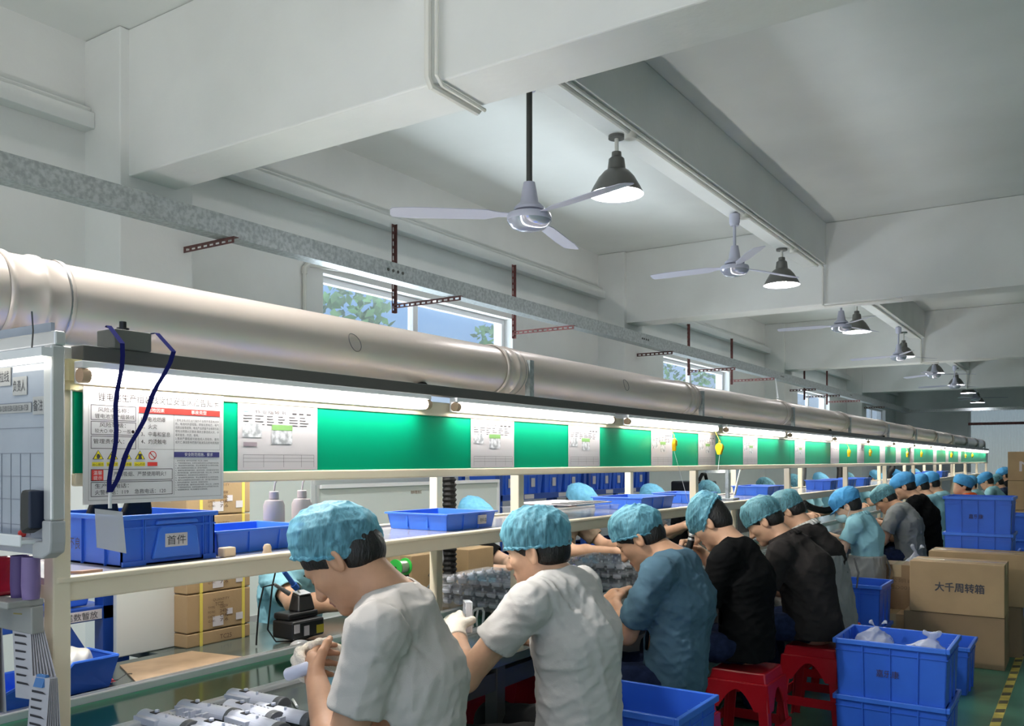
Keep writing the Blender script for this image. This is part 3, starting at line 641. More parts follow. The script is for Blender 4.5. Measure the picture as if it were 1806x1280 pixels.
def np_mesh(name, P, Q, mats, mi=None):
    me = bpy.data.meshes.new(name); n, f = len(P), len(Q)
    me.vertices.add(n); me.vertices.foreach_set('co', np.asarray(P, f32).ravel())
    me.loops.add(f*4); me.polygons.add(f); me.loops.foreach_set('vertex_index', Q.ravel().astype(np.int32))
    me.polygons.foreach_set('loop_start', np.arange(0, f*4, 4, dtype=np.int32))
    for m in mats: me.materials.append(m)
    if mi is not None: me.polygons.foreach_set('material_index', mi.astype(np.int32))
    me.polygons.foreach_set('use_smooth', np.ones(f, bool)); me.update(calc_edges=True); me.validate(); return me
def drop_loose(P, Q):
    u = np.unique(Q); r = np.full(len(P), -1); r[u] = np.arange(len(u)); return P[u], r[Q]
def piece(name, sdf, v, mat_, parent, cut=None):
    lo, hi = sdf.box(); D, ax = sdf.eval(lo, hi, v); P, Q = nets(D, ax, v)
    if cut is not None and len(Q):
        C = P[Q].mean(1); Q = Q[~cut(C)]; P, Q = drop_loose(P, Q)
        for _ in range(2):   # drop corner quads hanging on by one edge, so that the hem runs evenly
            E = np.sort(np.concatenate([Q[:, [i, (i+1) % 4]] for i in range(4)]), 1); u, inv, cnt = np.unique(E, axis=0, return_inverse=True, return_counts=True)
            nb_ = (cnt[inv.ravel()] == 1).reshape(4, len(Q)).sum(0); Q = Q[nb_ < 2]; P, Q = drop_loose(P, Q)
        E = np.sort(np.concatenate([Q[:, [i, (i+1) % 4]] for i in range(4)]), 1); u, cnt = np.unique(E, axis=0, return_counts=True); B_ = u[cnt == 1]
        for _ in range(14):
            S_ = np.zeros_like(P); n_ = np.zeros(len(P)); np.add.at(S_, B_[:, 0], P[B_[:, 1]]); np.add.at(S_, B_[:, 1], P[B_[:, 0]]); np.add.at(n_, B_.ravel(), 1)
            m_ = n_ > 0; P[m_] = P[m_]*.5+.5*S_[m_]/n_[m_][:, None]
    o = bpy.data.objects.new(name, np_mesh(name, P, Q, [mat_])); COL.objects.link(o); o.parent = parent; return o
def U(v): v = np.array(v, float); return v/np.linalg.norm(v)
def folds(seed, amp, freq, dirs=None):
    r = np.random.RandomState(seed); W = []
    for i in range(7):
        d = U(r.normal(size=3)*np.array([1, 1, .8])) if dirs is None else U(np.array(dirs)+r.normal(size=3)*.45)
        W.append((d*freq*r.uniform(.6, 1.7), r.uniform(0, 6.28), r.uniform(.5, 1)))
    wv = [(U(r.normal(size=3))*freq*.45, r.uniform(0, 6.28)) for _ in range(2)]
    def fn(x, y, z):
        w = sum(np.sin(x*f32(d[0])+y*f32(d[1])+z*f32(d[2])+f32(p)) for d, p in wv)*f32(1.3)
        t = 0
        for d, p, a in W: t = t+f32(a)*(1-np.abs(np.sin((x*f32(d[0])+y*f32(d[1])+z*f32(d[2])+f32(p)+w)*f32(.5))))**2
        return (t-f32(1.6))*f32(-amp/2.2)
    return fn
# ---------------------------------------------------------------- materials
def skin(name, c): return mat(name, c, .5, noise=.10, nscale=22, spec=.4)
M_skin = [skin('skin_warm', (.66, .385, .25)), skin('skin_tan', (.58, .315, .19)), skin('skin_light', (.74, .48, .34))]
M_hair = mat('black_hair', (.012, .010, .009), .45, noise=.5, nscale=120, bump=.5, bscale=180, stretch=(1, 1, .3))
M_lip = mat('lip', (.34, .13, .10), .5)
def capnet(name, c, tr):
    m = clear(name, c, tr, .6, c); return m
M_net = clear('blue_hairnet', (.42, .74, .84), .42, .55, (.20, .52, .66)); M_net2 = clear('teal_hairnet', (.42, .66, .74), .5, .55, (.17, .42, .50))
for m_ in (M_net, M_net2):   # fine crinkled gauze
    n_ = m_.node_tree.nodes; l_ = m_.node_tree.links; mx = [q for q in n_ if q.type == 'MIX_SHADER'][0]
    tcn = n_.new('ShaderNodeTexCoord'); wv = n_.new('ShaderNodeTexNoise'); wv.inputs['Scale'].default_value = 85; wv.inputs['Detail'].default_value = 2; wv.inputs['Distortion'].default_value = 1.2
    mp = n_.new('ShaderNodeMapping'); mp.inputs['Scale'].default_value = (1, 1, .22)
    rp = n_.new('ShaderNodeValToRGB'); rp.color_ramp.elements[0].position = .36; rp.color_ramp.elements[0].color = (.68, .68, .68, 1); rp.color_ramp.elements[1].position = .70; rp.color_ramp.elements[1].color = (.34, .34, .34, 1)
    lw = n_.new('ShaderNodeLayerWeight'); lw.inputs[0].default_value = .35; mr = n_.new('ShaderNodeMapRange'); mr.inputs[1].default_value = .1; mr.inputs[2].default_value = .85; mr.inputs[3].default_value = 1.0; mr.inputs[4].default_value = .25; ml = n_.new('ShaderNodeMath'); ml.operation = 'MULTIPLY'   # gauze looks denser at a grazing angle
    l_.new(tcn.outputs['Object'], mp.inputs[0]); l_.new(mp.outputs[0], wv.inputs['Vector']); l_.new(wv.outputs[0], rp.inputs[0]); l_.new(lw.outputs['Facing'], mr.inputs[0]); l_.new(rp.outputs[0], ml.inputs[0]); l_.new(mr.outputs[0], ml.inputs[1]); l_.new(ml.outputs[0], mx.inputs[0])
M_capb = mat('blue_cloth_cap', (.07, .34, .68), .8, noise=.12, nscale=30); M_capl = mat('light_blue_cloth_cap', (.17, .50, .74), .8, noise=.12, nscale=30)
M_jean = mat('navy_denim', (.018, .028, .07), .9, noise=.35, nscale=30, spec=.08); M_blackc = mat('black_cloth', (.009, .009, .010), .85); M_shoe = mat('dark_shoe', (.02, .02, .025), .5)
def cloth(name, c): return mat(name, c, .9, noise=.05, nscale=9, bump=.12, bscale=420, spec=.06)
C_beige = cloth('warm_white_cotton', (.56, .52, .49)); C_white = cloth('white_cotton', (.60, .57, .55)); C_blue = cloth('slate_blue_cotton', (.085, .155, .21)); C_black = cloth('black_cotton', (.009, .009, .0095))
C_brown = cloth('charcoal_brown_cotton', (.034, .030, .029)); C_lblue = cloth('pale_blue_polo', (.27, .52, .60)); C_grey = cloth('heather_grey_cotton', (.24, .25, .25)); C_tan = cloth('taupe_cotton', (.24, .18, .13))
C_orange = cloth('orange_cotton', (.72, .10, .02)); C_navy = cloth('navy_cotton', (.03, .045, .09)); C_dgrey = cloth('dark_grey_cotton', (.10, .10, .10)); C_apron = cloth('grey_apron_cloth', (.33, .33, .32)); C_mask = mat('mask_blue', (.42, .66, .74), .8)
C_glove = mat('knitted_glove', (.78, .70, .60), .9, bump=.4, bscale=220)
# ---------------------------------------------------------------- a seated worker
def hand_sdf(S, w, d, n, right, curl, r0=0.0, thumb=1.0, spread=1.0, k=.006):
    w, d = np.array(w, float), U(d); n = np.array(n, float); n = U(n-d*(n@d)); side = np.cross(d, n) if right else np.cross(n, d)
    ks = []
    for off, ln, al in ((.029, (.040, .025, .020), .086), (.0095, (.045, .028, .021), .090), (-.0105, (.041, .026, .020), .086), (-.029, (.032, .020, .018), .078)):
        kb = w+d*al+side*off*spread; ks.append(kb); S.cone(w+side*off*.55+d*.012, kb, .0145+r0, .0115+r0, .014)
    S.cone(ks[0]-d*.02, ks[3]-d*.015, .0115+r0, .0105+r0, .014); S.cone(w+d*.035+side*.018+n*.004, w+d*.035-side*.018+n*.004, .0135+r0, .0135+r0, .015)
    cs = curl if isinstance(curl, (list, tuple)) else (curl*.9, curl, curl*1.08, curl*1.15)
    for i, (ln) in enumerate(((.042, .026, .020), (.046, .029, .021), (.042, .027, .020), (.033, .021, .018))):
        p = ks[i]; a = 0; fan_ = (i-1.5)*-.06*spread
        for j, l in enumerate(ln):
            a += math.radians(cs[i])*(.9, 1.1, .7)[j]
            q = p+(d*math.cos(a)+n*math.sin(a)+side*fan_*math.cos(a))*l
            S.cone(p, q, (.0092, .0086, .0078)[j]+r0, (.0086, .0078, .0066)[j]+r0, k if j else .008); p = q
    p = w+d*.022+side*.022; dirs = [d*.62+side*.62+n*.35*thumb, d*.80+side*.32+n*.45*thumb, d*.85+side*.05+n*.45*thumb]
    for j, l in enumerate((.046, .032, .025)):
        q = p+U(dirs[j])*l; S.cone(p, q, (.0145, .0112, .0098)[j]+r0, (.0112, .0098, .0078)[j]+r0, .010 if j == 0 else .006); p = q
PEOPLE = []
def person(label, hip, neck, head, yaw=0, face=-1, pitch=35, hyaw=0, roll=0, seat=.45, L=None, R=None, skin_=0, shirt=None, pants=None, cap='net', captilt=8, det=1, mask=False, apron=None,
           sleeve=.62, group=None, collar=False, glove=None, seed=1, build=1.0, shw=.178, captop=None, longsleeve=False, vneck=0, polo=False, legs=True, fat=1.0, neckcut=.0, capscale=1.0, hem=.0, hairlen=.0):
    """hip (lat,s), neck/head (lat,s,z) in the hall; L/R = dict(elbow=(lat,s,z), wrist=(lat,s,z), dir, palm, curl)"""
    W = lambda p: np.array([-p[0], p[1], p[2]], float)
    root = np.array([-hip[0], hip[1], 0.0]); rel = lambda p: W(p)-root
    a = math.radians(yaw); F = np.array([face*math.cos(a), face*math.sin(a), 0.0]); LT = np.array([-F[1], F[0], 0.0]); UP = np.array([0, 0, 1.0])
    P0 = np.array([0, 0, seat+.095]); N = rel(neck); H = rel(head)
    mid = (P0+N)/2-F*.035; C = mid+(N-P0)*.12
    hp, hy = math.radians(pitch), math.radians(hyaw)
    hf0 = F*math.cos(hy)+LT*math.sin(hy); hl = np.cross(UP, hf0); hf = hf0*math.cos(hp)-UP*math.sin(hp); hu = np.cross(hf, hl)
    if roll: rr = math.radians(roll); hl, hu = hl*math.cos(rr)+hu*math.sin(rr), hu*math.cos(rr)-hl*math.sin(rr)
    HB = np.array([hf, hl, hu]); h = lambda f, l, u: H+hf*f+hl*l+hu*u
    up_t = U(N-C); fw_t = U(F-up_t*(F@up_t))
    sh = {s: N-up_t*.055+LT*(shw*s)+fw_t*.015 for s in (1, -1)}
    arms = {}
    for s, A in ((1, L), (-1, R)):
        if A is None:
            el = sh[s]+np.array([0, 0, -.26])+F*.10+LT*s*.05; wr = el+F*.21+LT*(-s*.10)+UP*.06; A = dict(dir=F*.9-LT*s*.3-UP*.2, palm=-UP*.5-LT*s*.8, curl=32)
        else: el, wr = rel(A['elbow']), rel(A['wrist'])
        arms[s] = (el, wr, A)
    B = SDF()
    B.cone(P0, C, .108*fat, .106*fat, .05, w=1.26, lat=LT); B.cone(C, N-up_t*.07, .106*fat, .084, .05, w=1.28, lat=LT)
    B.cone(sh[1], sh[-1], .050, .050, .05); B.cone(N-up_t*.03, h(-.018, 0, -.045), .060, .056, .03)
    # head
    B.ell(h(-.008, 0, .025), (.096, .077, .090), HB, .02); B.ell(h(.018, 0, -.045), (.070, .062, .070), HB, .03); B.ell(h(.045, 0, -.085), (.036, .034, .028), HB, .03)
    if det >= 1:
        B.ell(h(.077, 0, .012), (.016, .048, .014), HB, .018)
        for s in (1, -1):
            B.ell(h(.052, s*.044, -.030), (.026, .020, .022), HB, .02); B.ell(h(.088, s*.032, -.010), (.014, .017, .011), HB, .012, 's'); B.ell(h(.073, s*.031, -.010), (.0135, .0145, .0125), HB, .004)
        B.cone(h(.086, 0, -.002), h(.106, 0, -.040), .0095, .0135, .012); B.ell(h(.093, .010, -.043), (.010, .008, .007), HB, .006); B.ell(h(.093, -.010, -.043), (.010, .008, .007), HB, .006)
        B.ell(h(.085, 0, -.069), (.011, .023, .0065), HB, .006); B.ell(h(.082, 0, -.080), (.011, .020, .0065), HB, .006); B.ell(h(.072, 0, -.104), (.020, .022, .017), HB, .016)
    for s in (1, -1):
        e = np.array([hf*.92-hl*s*.38, hl*s*.92+hf*.38, hu]); B.ell(h(-.016, s*.079, -.018), (.021, .0075, .032), e, .006)
        if det >= 1: B.ell(h(-.012, s*.086, -.014), (.011, .006, .018), e, .006, 's')
    for s in (1, -1):
        el, wr, A = arms[s]; B.cone(sh[s], el, .047*build, .041*build, .02); B.cone(el, el+(wr-el)*.35, .041*build, .042*build, .02); B.cone(el+(wr-el)*.35, wr, .042*build, .0265*build, .02)
        hand_sdf(B, wr, A['dir'], A['palm'], s < 0, A.get('curl', 30), thumb=A.get('thumb', 1.0))
    knee, ank = {}, {}
    if legs:
        for s in (1, -1):
            hj = P0+LT*s*.085-UP*.01; knee[s] = hj+F*.40+LT*s*.07-UP*.04; ank[s] = np.array([0, 0, .09])+F*(.30 if s > 0 else .36)+LT*s*.13
            B.cone(hj+F*.03, knee[s], .062, .050, .03); B.cone(knee[s], ank[s], .050, .038, .02); B.cone(ank[s]-UP*.045-F*.03, ank[s]-UP*.055+F*.13, .036, .028, .02)
    lo, hi = B.box(); v = (.007, .007, .011)[0 if det >= 2 else 1 if det == 1 else 2]
    boxes = []
    if det >= 1: boxes.append((H-.165, H+.165, .0034 if det >= 2 else .005))
    if det >= 0:
        for s in (1, -1):
            el, wr, A = arms[s]; c = wr+U(A['dir'])*.075; boxes.append((c-.115, c+.115, (.005, .0036, .0028)[det]))
    D, ax = B.eval(lo, hi, v); P, Q = nets(D, ax, v); Ce = P[Q].mean(1); keep = np.ones(len(Q), bool)
    for b0, b1, _ in boxes: keep &= ~((Ce > b0+v) & (Ce < b1-v)).all(1)
    PP, QQ = [P], [Q[keep]]; n0 = len(P)
    for i, (b0, b1, fv) in enumerate(boxes):
        D, ax = B.eval(b0, b1, fv); p, q = nets(D, ax, fv); ce = p[q].mean(1); kk = np.ones(len(q), bool)
        for b2, b3, _ in boxes[:i]: kk &= ~((ce > b2+.004) & (ce < b3-.004)).all(1)
        PP.append(p); QQ.append(q[kk]+n0); n0 += len(p)
    P, Q = drop_loose(np.concatenate(PP), np.concatenate(QQ)); Ce = (P[Q].mean(1)-H) @ HB.T; mi = np.zeros(len(Q), int)
    if det >= 1:
        f, l, u = Ce[:, 0], np.abs(Ce[:, 1]), Ce[:, 2]
        mi[(f > .072) & (u < -.0635) & (u > -.0855) & (l < .0235)] = 2
    o = bpy.data.objects.new('person', np_mesh('person_body', P, Q, [M_skin[skin_], M_hair, M_lip], mi)); COL.objects.link(o); o.location = root
    tag(o, label, 'person', group)
    if det >= 1:
        for s in (1, -1):
            E = MB(); E.tube([h(.0778+.0150*math.sqrt(1-(l/.052)**2), s*l, .0125+.004*math.sin((l-.012)*75)) for l in (.012, .019, .026, .033, .040, .046)], .003, 6, True, [.0022, .0034, .0036, .0032, .0026, .0014]); E.build('eyebrow', M_hair, o, smooth=True)
            E = MB(); E.tube([h(.0735+.0128*math.sqrt(max(0, 1-((l-.031)/.0146)**2)), s*l, -.0135) for l in (.019, .023, .027, .031, .035, .039, .043)], .0012, 5); E.build('eyelash', M_hair, o)
    cv = (.006, .0075, .0125)[2-det] if det < 3 else .006
    # shirt
    T_ = SDF(); g = .017
    T_.cone(P0-UP*(.06+hem), C, .114*fat+g, .108*fat+g, .05, w=1.28, lat=LT); T_.cone(C, N-up_t*.075, .108*fat+g, .086+g, .05, w=1.30, lat=LT); T_.cone(sh[1]-UP*.004, sh[-1]-UP*.004, .058+.012, .058+.012, .05)
    ends = []
    for s in (1, -1):
        el, wr, A = arms[s]; ad = U(el-sh[s]); e = sh[s]+(el-sh[s])*sleeve
        if longsleeve: T_.cone(sh[s], el, .064, .056, .03); T_.cone(el, wr, .056, .042, .02); ends.append((wr-U(wr-el)*.01, U(wr-el), s))
        else: T_.cone(sh[s]+ad*.02, e+ad*.03, .058*build+.008, .056*build+.012, .016); ends.append((e, ad, s))
    T_.noise(folds(seed, .010 if det else .006, 44)); T_.noise(folds(seed+50, .0035, 120, (LT*.3+UP)))
    if det >= 1:
        for s in (1, -1):
            def groove(x, y, z, c=sh[s]-LT*s*.030, n=U(LT*s*.9+U(arms[s][0]-sh[s])*.45)):
                q = (x-f32(c[0]))*f32(n[0])+(y-f32(c[1]))*f32(n[1])+(z-f32(c[2]))*f32(n[2]); r2 = (x-f32(c[0]))**2+(y-f32(c[1]))**2+(z-f32(c[2]))**2
                return f32(.0038)*np.exp(-(q/f32(.0065))**2)*np.clip((f32(.0225)-r2)/f32(.008), 0, 1)
            T_.add(sh[s]-.15, sh[s]+.15, groove, 0, 'n')
    for e, ad, s in ends:
        c, dd = np.array(e), np.array(ad)
        if longsleeve: T_.cone(c, c+dd*.12, .06, .075, .0, 's')
        else: T_.cone(c+dd*.095, c+dd*.10, .094, .094, .0, 's')
    nb = N+up_t*.045+fw_t*(.028+vneck*.4)-UP*vneck*.6; T_.ell(nb, (.088+vneck*.5, .078, .080+vneck), np.array([fw_t, LT, up_t]), .0, 's')
    zb = P0[2]-.075-hem; T_.plane((0, 0, zb), (0, 0, -1))
    def cut(c):
        r = c[:, 2] < zb+.004
        for e, ad, s in ends:
            if not longsleeve: r |= (np.abs(np.linalg.norm(c-(e+ad*.0975), axis=1)-.094) < .006)
        q = (c-nb) @ np.array([fw_t, LT, up_t]).T/np.array([.088+vneck*.5, .078, .080+vneck]); r |= np.abs(np.linalg.norm(q, axis=1)-1) < .06
        return r
    so = piece('shirt', T_, cv, shirt, o, cut); sm = so.modifiers.new('hem', 'SOLIDIFY'); sm.thickness = .003; sm.offset = -1
    if collar or polo:
        K = MB(); n = 20; cc = []
        for i in range(n+1):
            q = math.pi*(.12+1.76*i/n); d = -fw_t*-math.cos(q)+LT*math.sin(q)
            b = N+fw_t*.012+up_t*.0; r_ = .066+.012*abs(math.cos(q/1))
            p = b+(fw_t*math.cos(q)*.078+LT*math.sin(q)*.070); cc.append((p+up_t*.022, p*1.0+(fw_t*math.cos(q)+LT*math.sin(q))*.022-up_t*.012))
        for (a0, a1), (b0, b1) in zip(cc, cc[1:]): K.quad(a0, b0, b1, a1)
        ko = K.build('collar', shirt if not isinstance(collar, bpy.types.Material) else collar, o, smooth=True, angle=0); sm = ko.modifiers.new('thick', 'SOLIDIFY'); sm.thickness = .004
    if legs:
        G = SDF(); G.cone(P0+UP*.03, P0+UP*.005, .108*fat, .110*fat, .03, w=1.3, lat=LT)
        for s in (1, -1):
            hj = P0+LT*s*.085-UP*.01; G.cone(hj+F*.035, knee[s], .080, .070, .03); G.cone(knee[s], ank[s]+UP*.02, .070, .058, .03)
        G.noise(folds(seed+9, .008, 60)); G.plane((0, 0, .075), (0, 0, -1)); G.plane((0, 0, P0[2]+.05), (0, 0, 1))
        piece('trousers', G, max(cv, .009), pants or M_jean, o)
        if det >= 0:
            for s in (1, -1):
                sh_ = SDF(); sh_.cone(ank[s]-UP*.04-F*.03, ank[s]-UP*.045+F*.14, .046, .038, .02); sh_.plane((0, 0, .004), (0, 0, -1)); piece('shoe', sh_, .01, M_shoe, o)
    # hair and cap
    Hs = SDF(); Hs.ell(h(-.010, 0, .024), (.101, .082, .096), HB, 0); Hs.ell(h(-.043, 0, -.030), (.058, .063, .052+hairlen), HB, .03)
    Hs.ell(h(.092, 0, -.060), (.105, .125, .082), HB, .006, 's')
    for s in (1, -1): Hs.ell(h(-.010, s*.085, -.030), (.026, .026, .038), HB, .004, 's')
    Hs.plane(h(0, 0, -.060-hairlen), -hu+hf*.15)
    piece('hair', Hs, .0045 if det >= 1 else .009, M_hair, o)
    if cap in ('net', 'net2', 'blue', 'light'):
        ct = math.radians(captilt); cu = hu*math.cos(ct)+hf*math.sin(ct); cf = hf*math.cos(ct)-hu*math.sin(ct); CB = np.array([cf, hl, cu])
        c0 = h(-.008, 0, .036); K = SDF(); cs = capscale
        big = cap in ('blue', 'light')
        c1 = c0+cu*(.018 if not big else .022)
        K.ell(c1, tuple(x*cs for x in ((.114, .094, .080) if not big else (.122, .105, .080))), CB, 0)
        K.ell(c0-cu*.020, (.109, .091, .05), CB, .02)
        if det >= 1: K.noise(folds(seed+3, .0075, 95)); K.noise(folds(seed+4, .0016, 200, hl*1.0+hf*.3))
        else: K.noise(folds(seed+3, .007, 70))
        pl = c0-cu*(.034 if not big else .028); K.plane(pl, -cu)
        cm = {'net': M_net, 'net2': M_net2, 'blue': M_capb, 'light': M_capl}[cap]
        co = piece('bouffant_cap', K, (.0036, .005, .008)[2-det] if det < 3 else .0036, cm, o, lambda c: ((c-pl) @ cu) < .0022)
        # gathered elastic hem
        E = MB(); n = 72; pts = []
        for i in range(n):
            q = 2*math.pi*i/n; rr_ = 1+.012*math.sin(q*17)+.01*math.sin(q*29+1); pts.append(tuple(pl+cu*(.003+.0025*math.sin(q*23))+cf*(.104*rr_*math.cos(q))+hl*(.0865*rr_*math.sin(q))))
        pts.append(pts[0]); E.tube(pts, .0052 if not big else .006, 6, False); E.build('elastic_hem', cm, co, smooth=True)
        if cap == 'light' or (big and captop):   # short peak
            Pk = MB(); n = 12; row = []
            for i in range(n+1):
                q = -1.05+2.1*i/n; b = pl+cf*.105*math.cos(q)+hl*.090*math.sin(q); row.append((b, b+cf*.05*math.cos(q*1.3)+hl*.012*math.sin(q)-cu*.012))
            for (a0, a1), (b0, b1) in zip(row, row[1:]): Pk.quad(a0, b0, b1, a1)
            pk = Pk.build('cap_peak', cm, co, smooth=True); s2 = pk.modifiers.new('thick', 'SOLIDIFY'); s2.thickness = .004
    if mask:
        K = SDF(); K.ell(h(.045, 0, -.062), (.068, .064, .056), HB, 0); K.cone(h(.09, 0, -.035), h(.10, 0, -.052), .016, .018, .02); K.noise(folds(seed+6, .002, 160, hu)); K.plane(h(.0, 0, -.02), hu*1.0-hf*.12); K.plane(h(.022, 0, 0), -hf); K.plane(h(0, 0, -.112), -hu)
        mo = piece('face_mask', K, .004 if det else .007, C_mask, o)
        E = MB()
        for s in (1, -1): E.tube([h(.028, s*.062, -.03), h(.0, s*.080, -.012), h(-.028, s*.086, -.01), h(-.03, s*.084, -.04), h(.0, s*.074, -.062), h(.026, s*.058, -.09)], .0018, 5)
        E.build('ear_loop', M_white, mo)
    if apron is not None:
        K = SDF(); g2 = .027; aph = .15 if polo else .30; K.cone(P0-UP*.10, C-UP*.02, .124*fat+g2, .114*fat+g2, .05, w=1.38, lat=LT)
        for s in (1, -1): K.cone(P0+LT*s*.085-UP*.0, P0+LT*s*.11+F*.30-UP*.03, .112, .100, .04)
        K.noise(folds(seed+8, .012, 60, LT)); K.plane(P0+UP*aph, UP); K.plane((0, 0, P0[2]-.13), (0, 0, -1))
        ao = piece('apron', K, cv, apron, o)
        E = MB(); b0 = P0+UP*(aph-.02)-F*.135; E.tube([b0, b0-F*.03-UP*.08+LT*.02, b0-F*.02-UP*.17+LT*.03], .005, 6); E.tube([b0, b0-F*.02-UP*.09-LT*.02, b0-F*.01-UP*.13-LT*.03], .005, 6); E.build('waist_tie', C_dgrey, ao)
    if glove:
        for s in glove:
            el, wr, A = arms[s]; K = SDF(); d = U(A['dir']); hand_sdf(K, wr, A['dir'], A['palm'], s < 0, A.get('curl', 30), r0=.0028, thumb=A.get('thumb', 1.0), k=.010); K.cone(wr+d*.01, wr-U(wr-el)*.045, .031, .036, .015); K.plane(wr-U(wr-el)*.045, -U(wr-el))
            piece('glove', K, .0034, C_glove, o)
    PEOPLE.append(o); return o
# ================================================================ the workers on the near side
V3 = lambda *a: np.array(a, float)
IN = V3(-1, 0, 0); DN = V3(0, 0, -1); AWAY = V3(0, 1, 0); NEAR = V3(0, -1, 0)   # towards the line, down, along the line away from / towards the camera
person('man in warm white T-shirt and blue hairnet bent over a part, nearest the camera', (1.30, 1.545), (1.37, 1.55, 1.095), (1.485, 1.505, 1.175), yaw=32, pitch=42, hyaw=-14, fat=.95, shirt=C_beige, det=2, seed=3, skin_=1, captilt=-38,
       L=dict(elbow=(1.335, 1.345, .745), wrist=(1.525, 1.465, .875), dir=IN*.55+AWAY*.35+V3(0, 0, .18), palm=AWAY*.8+IN*.1+V3(0, 0, .1), curl=40),
       R=dict(elbow=(1.55, 1.83, .82), wrist=(1.63, 1.64, .89), dir=IN*.3+NEAR*.7+V3(0, 0, .1), palm=NEAR*.2+IN*-.6+DN*.3, curl=45), glove=[-1], sleeve=.52)
person('man in white T-shirt and hairnet seen in profile, knitted glove on his hand', (1.31, 2.36), (1.385, 2.335, 1.045), (1.450, 2.325, 1.128), yaw=4, pitch=14, hyaw=4, shirt=C_white, pants=M_blackc, det=2, seed=11, skin_=0, captilt=-8,
       L=dict(elbow=(1.57, 2.11, .745), wrist=(1.72, 2.26, .845), dir=IN*.55+AWAY*.5+V3(0, 0, .22), palm=DN*.7+AWAY*.5, curl=28),
       R=dict(elbow=(1.47, 2.60, .78), wrist=(1.66, 2.46, .815), dir=IN*.55+NEAR*.55+DN*.35, palm=DN*.8+NEAR*.3, curl=38), glove=[1], sleeve=.46)
person('man in slate blue T-shirt and light blue hairnet, head bowed over his hands', (1.40, 3.28), (1.40, 3.27, 1.03), (1.535, 3.25, 1.09), yaw=8, pitch=36, hyaw=0, shirt=C_blue, det=2, seed=21, skin_=1, captilt=-22,
       L=dict(elbow=(1.53, 3.12, .715), wrist=(1.655, 3.27, .80), dir=IN*.5+AWAY*.45+V3(0, 0, .2), palm=AWAY*.6+DN*.5, curl=40),
       R=dict(elbow=(1.53, 3.52, .74), wrist=(1.66, 3.42, .835), dir=IN*.55+NEAR*.55+DN*.1, palm=DN*.7+NEAR*.5, curl=45), sleeve=.70)
person('man in black T-shirt holding up a black electric screwdriver, hairnet pushed forward', (1.36, 4.06), (1.42, 4.06, 1.015), (1.545, 4.06, 1.105), yaw=4, pitch=38, hyaw=0, shirt=C_black, det=2, seed=31, skin_=0, captilt=34, hairlen=.01,
       L=dict(elbow=(1.50, 3.88, .715), wrist=(1.66, 4.06, .80), dir=IN*.5+AWAY*.5+DN*.05, palm=DN*.8+AWAY*.4, curl=35),
       R=dict(elbow=(1.56, 4.30, .80), wrist=(1.665, 4.27, .928), dir=IN*.45+V3(0, 0, .55)+NEAR*.3, palm=IN*.6+NEAR*.5+DN*.3, curl=58), sleeve=.80)
person('stout man in charcoal short-sleeved shirt on a red stool, behind the man in black', (1.22, 4.76), (1.375, 4.75, .985), (1.495, 4.74, 1.075), yaw=4, pitch=36, shirt=C_brown, det=2, seed=41, skin_=0, captilt=-6, cap='net2', fat=1.16, polo=True)
person('worker in black and grey pinafore with white collar, behind the stout man', (1.30, 5.40), (1.44, 5.39, 1.0), (1.55, 5.39, 1.09), yaw=0, pitch=42, shirt=C_brown, det=1, seed=51, skin_=0, captilt=-10, cap='net2', apron=C_apron, collar=cloth('white_collar', (.55, .54, .52)), fat=1.02)
person('woman in pale blue polo, grey apron, blue cap and face mask, looking down', (1.40, 6.93), (1.46, 6.92, .985), (1.545, 6.91, 1.06), yaw=0, pitch=28, shirt=C_lblue, pants=M_blackc, det=1, seed=61, skin_=2, cap='blue', captop=True, captilt=4, mask=True, apron=C_apron, polo=True, shw=.155, build=.86, fat=.88,
       L=dict(elbow=(1.54, 6.74, .74), wrist=(1.70, 6.86, .80), dir=IN*.6+AWAY*.4, palm=AWAY*.6+DN*.4, curl=40), R=dict(elbow=(1.56, 7.12, .75), wrist=(1.72, 7.0, .83), dir=IN*.6+NEAR*.4, palm=NEAR*.6+DN*.4, curl=40))
person('man in heather grey T-shirt and dark hairnet leaning over the bench', (1.36, 8.64), (1.48, 8.64, .99), (1.60, 8.66, 1.045), pitch=38, shirt=C_grey, det=1, seed=71, cap='net2', captilt=-6, skin_=1, longsleeve=False)
person('man in black shirt and bright blue cap sitting tall behind the man in grey', (1.30, 9.25), (1.42, 9.24, 1.05), (1.53, 9.23, 1.15), pitch=22, shirt=C_black, det=1, seed=81, cap='blue', captilt=2, longsleeve=True)
GB = 'workers in pale blue at the far part of the near side'
person('worker in pale blue shirt, the nearer of two behind the tall man in black', (1.34, 10.25), (1.45, 10.24, 1.02), (1.55, 10.25, 1.12), pitch=26, shirt=C_lblue, det=0, seed=91, cap='blue', captilt=2)
person('worker in pale blue shirt, the farther of two behind the tall man in black', (1.34, 11.05), (1.45, 11.04, 1.03), (1.55, 11.03, 1.135), pitch=22, shirt=C_lblue, det=0, seed=92, cap='blue', captilt=2)
person('worker in orange shirt with head raised, just behind the stack of blue crates', (1.14, 11.6), (1.22, 11.6, 1.0), (1.28, 11.6, 1.10), pitch=-8, hyaw=18, shirt=C_orange, det=0, seed=93, cap='blue', captilt=-14)
person('worker in pale blue shirt and face mask beside the worker in orange', (1.28, 13.6), (1.36, 13.6, .98), (1.42, 13.6, 1.055), pitch=16, hyaw=38, shirt=C_lblue, det=0, seed=94, cap='blue', captilt=0, mask=True)
person('worker in pale blue shirt in front of the one in navy', (1.14, 14.7), (1.24, 14.7, 1.0), (1.31, 14.7, 1.09), pitch=26, shirt=C_lblue, det=0, seed=95, cap='blue')
person('worker in navy shirt far down the near side of the line', (1.06, 15.6), (1.16, 15.6, .96), (1.24, 15.6, 1.05), pitch=34, shirt=C_navy, det=0, seed=96, cap='net2')
